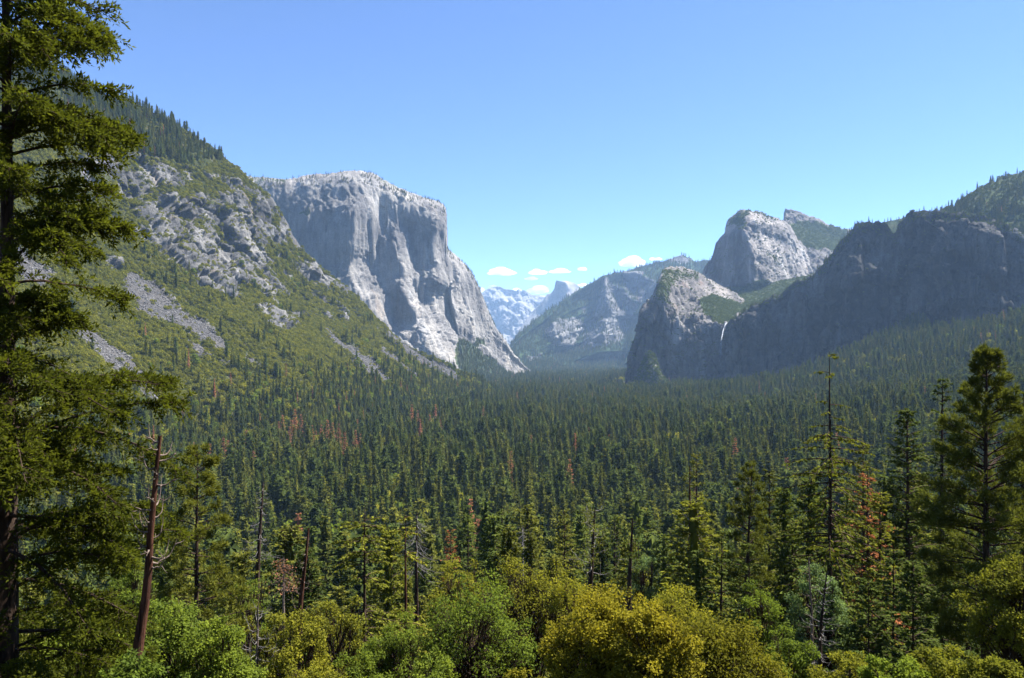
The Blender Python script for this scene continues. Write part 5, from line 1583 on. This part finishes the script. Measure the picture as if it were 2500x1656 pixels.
near_broadleaf('oak_tree', 665, 1470, 41, 85, 'bright yellow-green leafy crown around the short grey dead trunk', M_OAKOLIVE, 317, clumps=46, per=340, leaf=0.11, trunk_h=0.1)
near_broadleaf('oak_shrub', 770, 1590, 30, 110, 'olive shrub in front of the bare leaning trunk', M_OAKOLIVE, 318, clumps=44, per=360, leaf=0.09, trunk_h=0.05, minH=2.4)
near_broadleaf('oak_shrub', 900, 1560, 44, 90, 'leafy shrub around the foot of the tall cedar', M_OAKGREEN, 319, clumps=44, per=320, leaf=0.11, trunk_h=0.08, minH=3)
near_broadleaf('oak_shrub', 1060, 1560, 34, 90, 'green shrub between the thin cedar and the open oak', M_OAKGREEN, 320, clumps=40, per=320, leaf=0.1, trunk_h=0.08, minH=3)
near_broadleaf('oak_shrub', 1290, 1610, 23, 85, 'small bright yellow shrub in front of the open green oak', M_OAKGOLD, 321, clumps=36, per=360, leaf=0.085, trunk_h=0.05, minH=2.2)
near_broadleaf('oak_shrub', 340, 1590, 18.5, 130, 'green shrub in front of the leaning red trunk', M_OAKGREEN, 322, clumps=44, per=420, leaf=0.09, trunk_h=0.05, minH=2.4)
near_broadleaf('oak_shrub', 1930, 1530, 34, 80, 'dark green shrub behind the second golden oak', M_OAKGREEN, 323, clumps=40, per=320, leaf=0.1, trunk_h=0.08, minH=3)

near_broadleaf('oak_tree', 820, 1400, 50, 95, 'yellow-green oak between the bare leaning trunk and the tall cedar', M_OAKOLIVE, 341, clumps=50, per=330, leaf=0.13, trunk_h=0.15, openness=0.35)
near_broadleaf('maple_tree', 960, 1450, 46, 90, 'fresh green tree between the tall cedar and the yellowish oak', M_OAKGREEN, 342, clumps=50, per=330, leaf=0.12, trunk_h=0.15, openness=0.35)
near_broadleaf('oak_tree', 1400, 1385, 48, 95, 'olive oak just above the biggest golden oak', M_OAKOLIVE, 343, clumps=50, per=330, leaf=0.12, trunk_h=0.15, openness=0.4)
near_broadleaf('oak_tree', 740, 1480, 36, 95, 'lime green tree in front of the thin rusty dead tree', M_OAKOLIVE, 344, clumps=50, per=330, leaf=0.11, trunk_h=0.12, openness=0.35)
near_broadleaf('maple_tree', 590, 1390, 55, 85, 'leafy green tree behind the bright yellow-green crown', M_OAKGREEN, 345, clumps=46, per=330, leaf=0.13, trunk_h=0.15, openness=0.35)
near_broadleaf('maple_tree', 1580, 1330, 80, 75, 'grey-green leafy tree between the blackened pole and the half-dead pine', M_PALE, 346, clumps=46, per=300, leaf=0.18, trunk_h=0.15, openness=0.35)
near_broadleaf('maple_tree', 1870, 1420, 44, 80, 'dark leafy tree between the second golden oak and the mint-green tree', M_OAKGREEN, 347, clumps=46, per=330, leaf=0.12, trunk_h=0.15, openness=0.35)
near_broadleaf('oak_tree', 330, 1330, 40, 90, 'leafy tree between the huge fir and the bushy pine', M_OAKGREEN, 348, clumps=46, per=330, leaf=0.12, trunk_h=0.15, openness=0.35)

# ---- rust-red dead conifers in the valley, each placed where it stands
protos_dead = []
for k in range(3):
    (TV, TF), (cV, cF, mi, rn) = conifer(400 + k, H=30, R=4.2, cb=0.08, nb=110, tw=14, tl=1.5, twd=0.55, limbs=True, shape=0.6)
    t_ = mesh_obj('trunk', TV, TF, [M_BARK], smooth=True)
    c_ = mesh_obj('crown', cV, cF, [M_RUST, M_BARK], mi, rn)
    protos_dead.append((t_, c_))
def plant(name, pair, first, loc, sc, rz, label, cat, group, w=1.0):
    e = empty(name, loc, rz)
    e.scale = (sc * w, sc * w, sc)
    tag(e, label, cat, group)
    for src in pair:
        o = src if first else src.copy()
        if not first:
            COL.objects.link(o)
        o.parent = e
    return e
rngd = np.random.default_rng(31)
DL = ['lone rust-red dead conifer on the brushy hillside', 'rust-red dead conifer in the big dead cluster below the scree', 'rust-red dead conifer beside the bushy yellow-green pine', 'faded rust conifer at the tip of the hillside brush', 'tiny far rust conifer where hillside meets valley', 'single rust-red conifer deep in the valley forest']
for i, (u, v, hpx) in enumerate(dead_px):
    p = DEAD[i]
    hm = CZ - (v - hpx * 1.05 - HOR) / FPX * p[1] - p[2]
    plant('dead_conifer', protos_dead[i % 3], i < 3, p, max(hm, 8.0) / 30.0, rngd.uniform(0, 6.3), DL[0 if v < 960 and u < 1000 else 1 if 680 < u < 900 else 2 if u < 640 else 3 if 1000 <= u < 1100 else 4 if v < 1000 else 5], 'dead conifer', 'rust-red dead conifers in the valley')

# ---- conifers on the near slope
protos_mid = []
for k in range(8):
    kw = dict(H=25, R=[4.4, 3.8, 5.0, 4.4, 3.6, 4.8, 4.0, 5.2][k], cb=[0.08, 0.15, 0.2, 0.06, 0.1, 0.25, 0.12, 0.18][k], nb=210, tw=19, tl=1.1, twd=0.42, shape=[0.6, 0.55, 0.45, 0.65, 0.6, 0.45, 0.55, 0.5][k], gaps=0.08, core=0.22)
    (TV, TF), (cV, cF, mi, rn) = conifer(420 + k, **kw)
    t_ = mesh_obj('trunk', TV, TF, [M_BARK], smooth=True)
    c_ = mesh_obj('crown', cV, cF, [[M_FIR, M_PINE, M_FIR, M_FIR, M_PINE, M_CEDAR, M_FIR, M_PINE][k], M_BARK], mi, rn)
    protos_mid.append((t_, c_))
rngm = np.random.default_rng(44)
LOOK = ['full dark fir', 'slim yellow-green pine', 'broad dark fir', 'pointed dark fir', 'narrow olive pine', 'wide bright cedar', 'evenly tapered fir', 'broad olive pine']
MARKS = [(0, 'the huge fir'), (391, 'the leaning red trunk'), (520, 'the bushy yellow-green pine'), (643, 'the slim white-twigged snag'), (753, 'the bare leaning trunk'), (887, 'the tall cedar'), (1018, 'the drooping grey snag'),
         (1140, 'the yellowish oak'), (1295, 'the thin olive oak'), (1453, 'the gnarled white snag'), (1544, 'the blackened pole'), (1684, 'the half-dead orange pine'), (1806, 'the leaning forked pine'),
         (1920, 'the narrow olive fir'), (2023, 'the tallest ragged fir'), (2119, 'the reddish dying conifer'), (2214, 'the dense pointed cedar'), (2296, 'the thin-spired fir'), (2407, 'the ponderosa pine')]
cand = []
for y in np.arange(74, 200, 9.0):
    for x in np.arange(-0.70 * y, 0.72 * y, 9.6):
        cand.append((x + rngm.uniform(-3.9, 3.9), y + rngm.uniform(-3.9, 3.9)))
used, seen_k = 0, set()
for x, y in cand:
    gz = float(ground_z(np.array([x]), np.array([y]))[0])
    u = CX + x / y * FPX
    vlim = np.interp(u, [0, 300, 600, 900, 1500, 1650, 1900, 2100, 2300, 2600], [1080, 1120, 1210, 1230, 1240, 1180, 1130, 1080, 1020, 980]) + rngm.uniform(0, 130)
    h = min(rngm.uniform(15, 32), ztop(vlim, y) - gz)
    if h < 7 or u < -60 or u > 2560:
        continue
    k = int(rngm.integers(0, 8))
    mk = min(MARKS, key=lambda m_: abs(m_[0] - u))[1]
    size = 'tall' if h > 23 else ('medium' if h > 15 else 'short')
    where = 'just behind' if y < 110 else ('well behind' if y < 155 else 'far down the slope behind')
    plant('conifer_tree', protos_mid[k], k not in seen_k, (x, y, gz - 0.2), h / 25.0, rngm.uniform(0, 6.3), '%s %s %s %s' % (size, LOOK[k], where, mk), 'conifer', 'conifers on the near slope', rngm.uniform(0.85, 1.2))
    seen_k.add(k)
    used += 1
print('slope conifers', used)

# ---- undergrowth that hides the ground of the near slope
C_UNDER = bpy.data.collections.new('undergrowth_prototypes')
for k in range(4):
    V, F, mi, rn = bush(110 + k, 900, 0.060)
    proto(C_UNDER, 'p%02d' % k, V, F, [[M_OAKGREEN, M_OAKOLIVE, M_BRUSH, M_OAKGREEN][k]], mi, rn)
rngu = np.random.default_rng(55)
n = 5200
y = 14 + 240 * rngu.uniform(0, 1, n) ** 1.35
x = rngu.uniform(-0.75, 0.76, n) * y
z = ground_z(x, y)
sz = rngu.uniform(1.6, 4.2, n) * np.clip(y / 45, 0.65, 1.3)
tops = (CZ - z - sz * 0.6) / y * FPX + HOR
scatter('undergrowth', C_UNDER, np.stack([x, y, z - 0.15], -1), rngu.uniform(0, 6.3, n), np.stack([sz, sz, sz * rngu.uniform(0.8, 1.3, n)], -1), rngu.integers(0, 4, n),
        'leafy undergrowth covering the near slope beneath the trees', 'undergrowth')
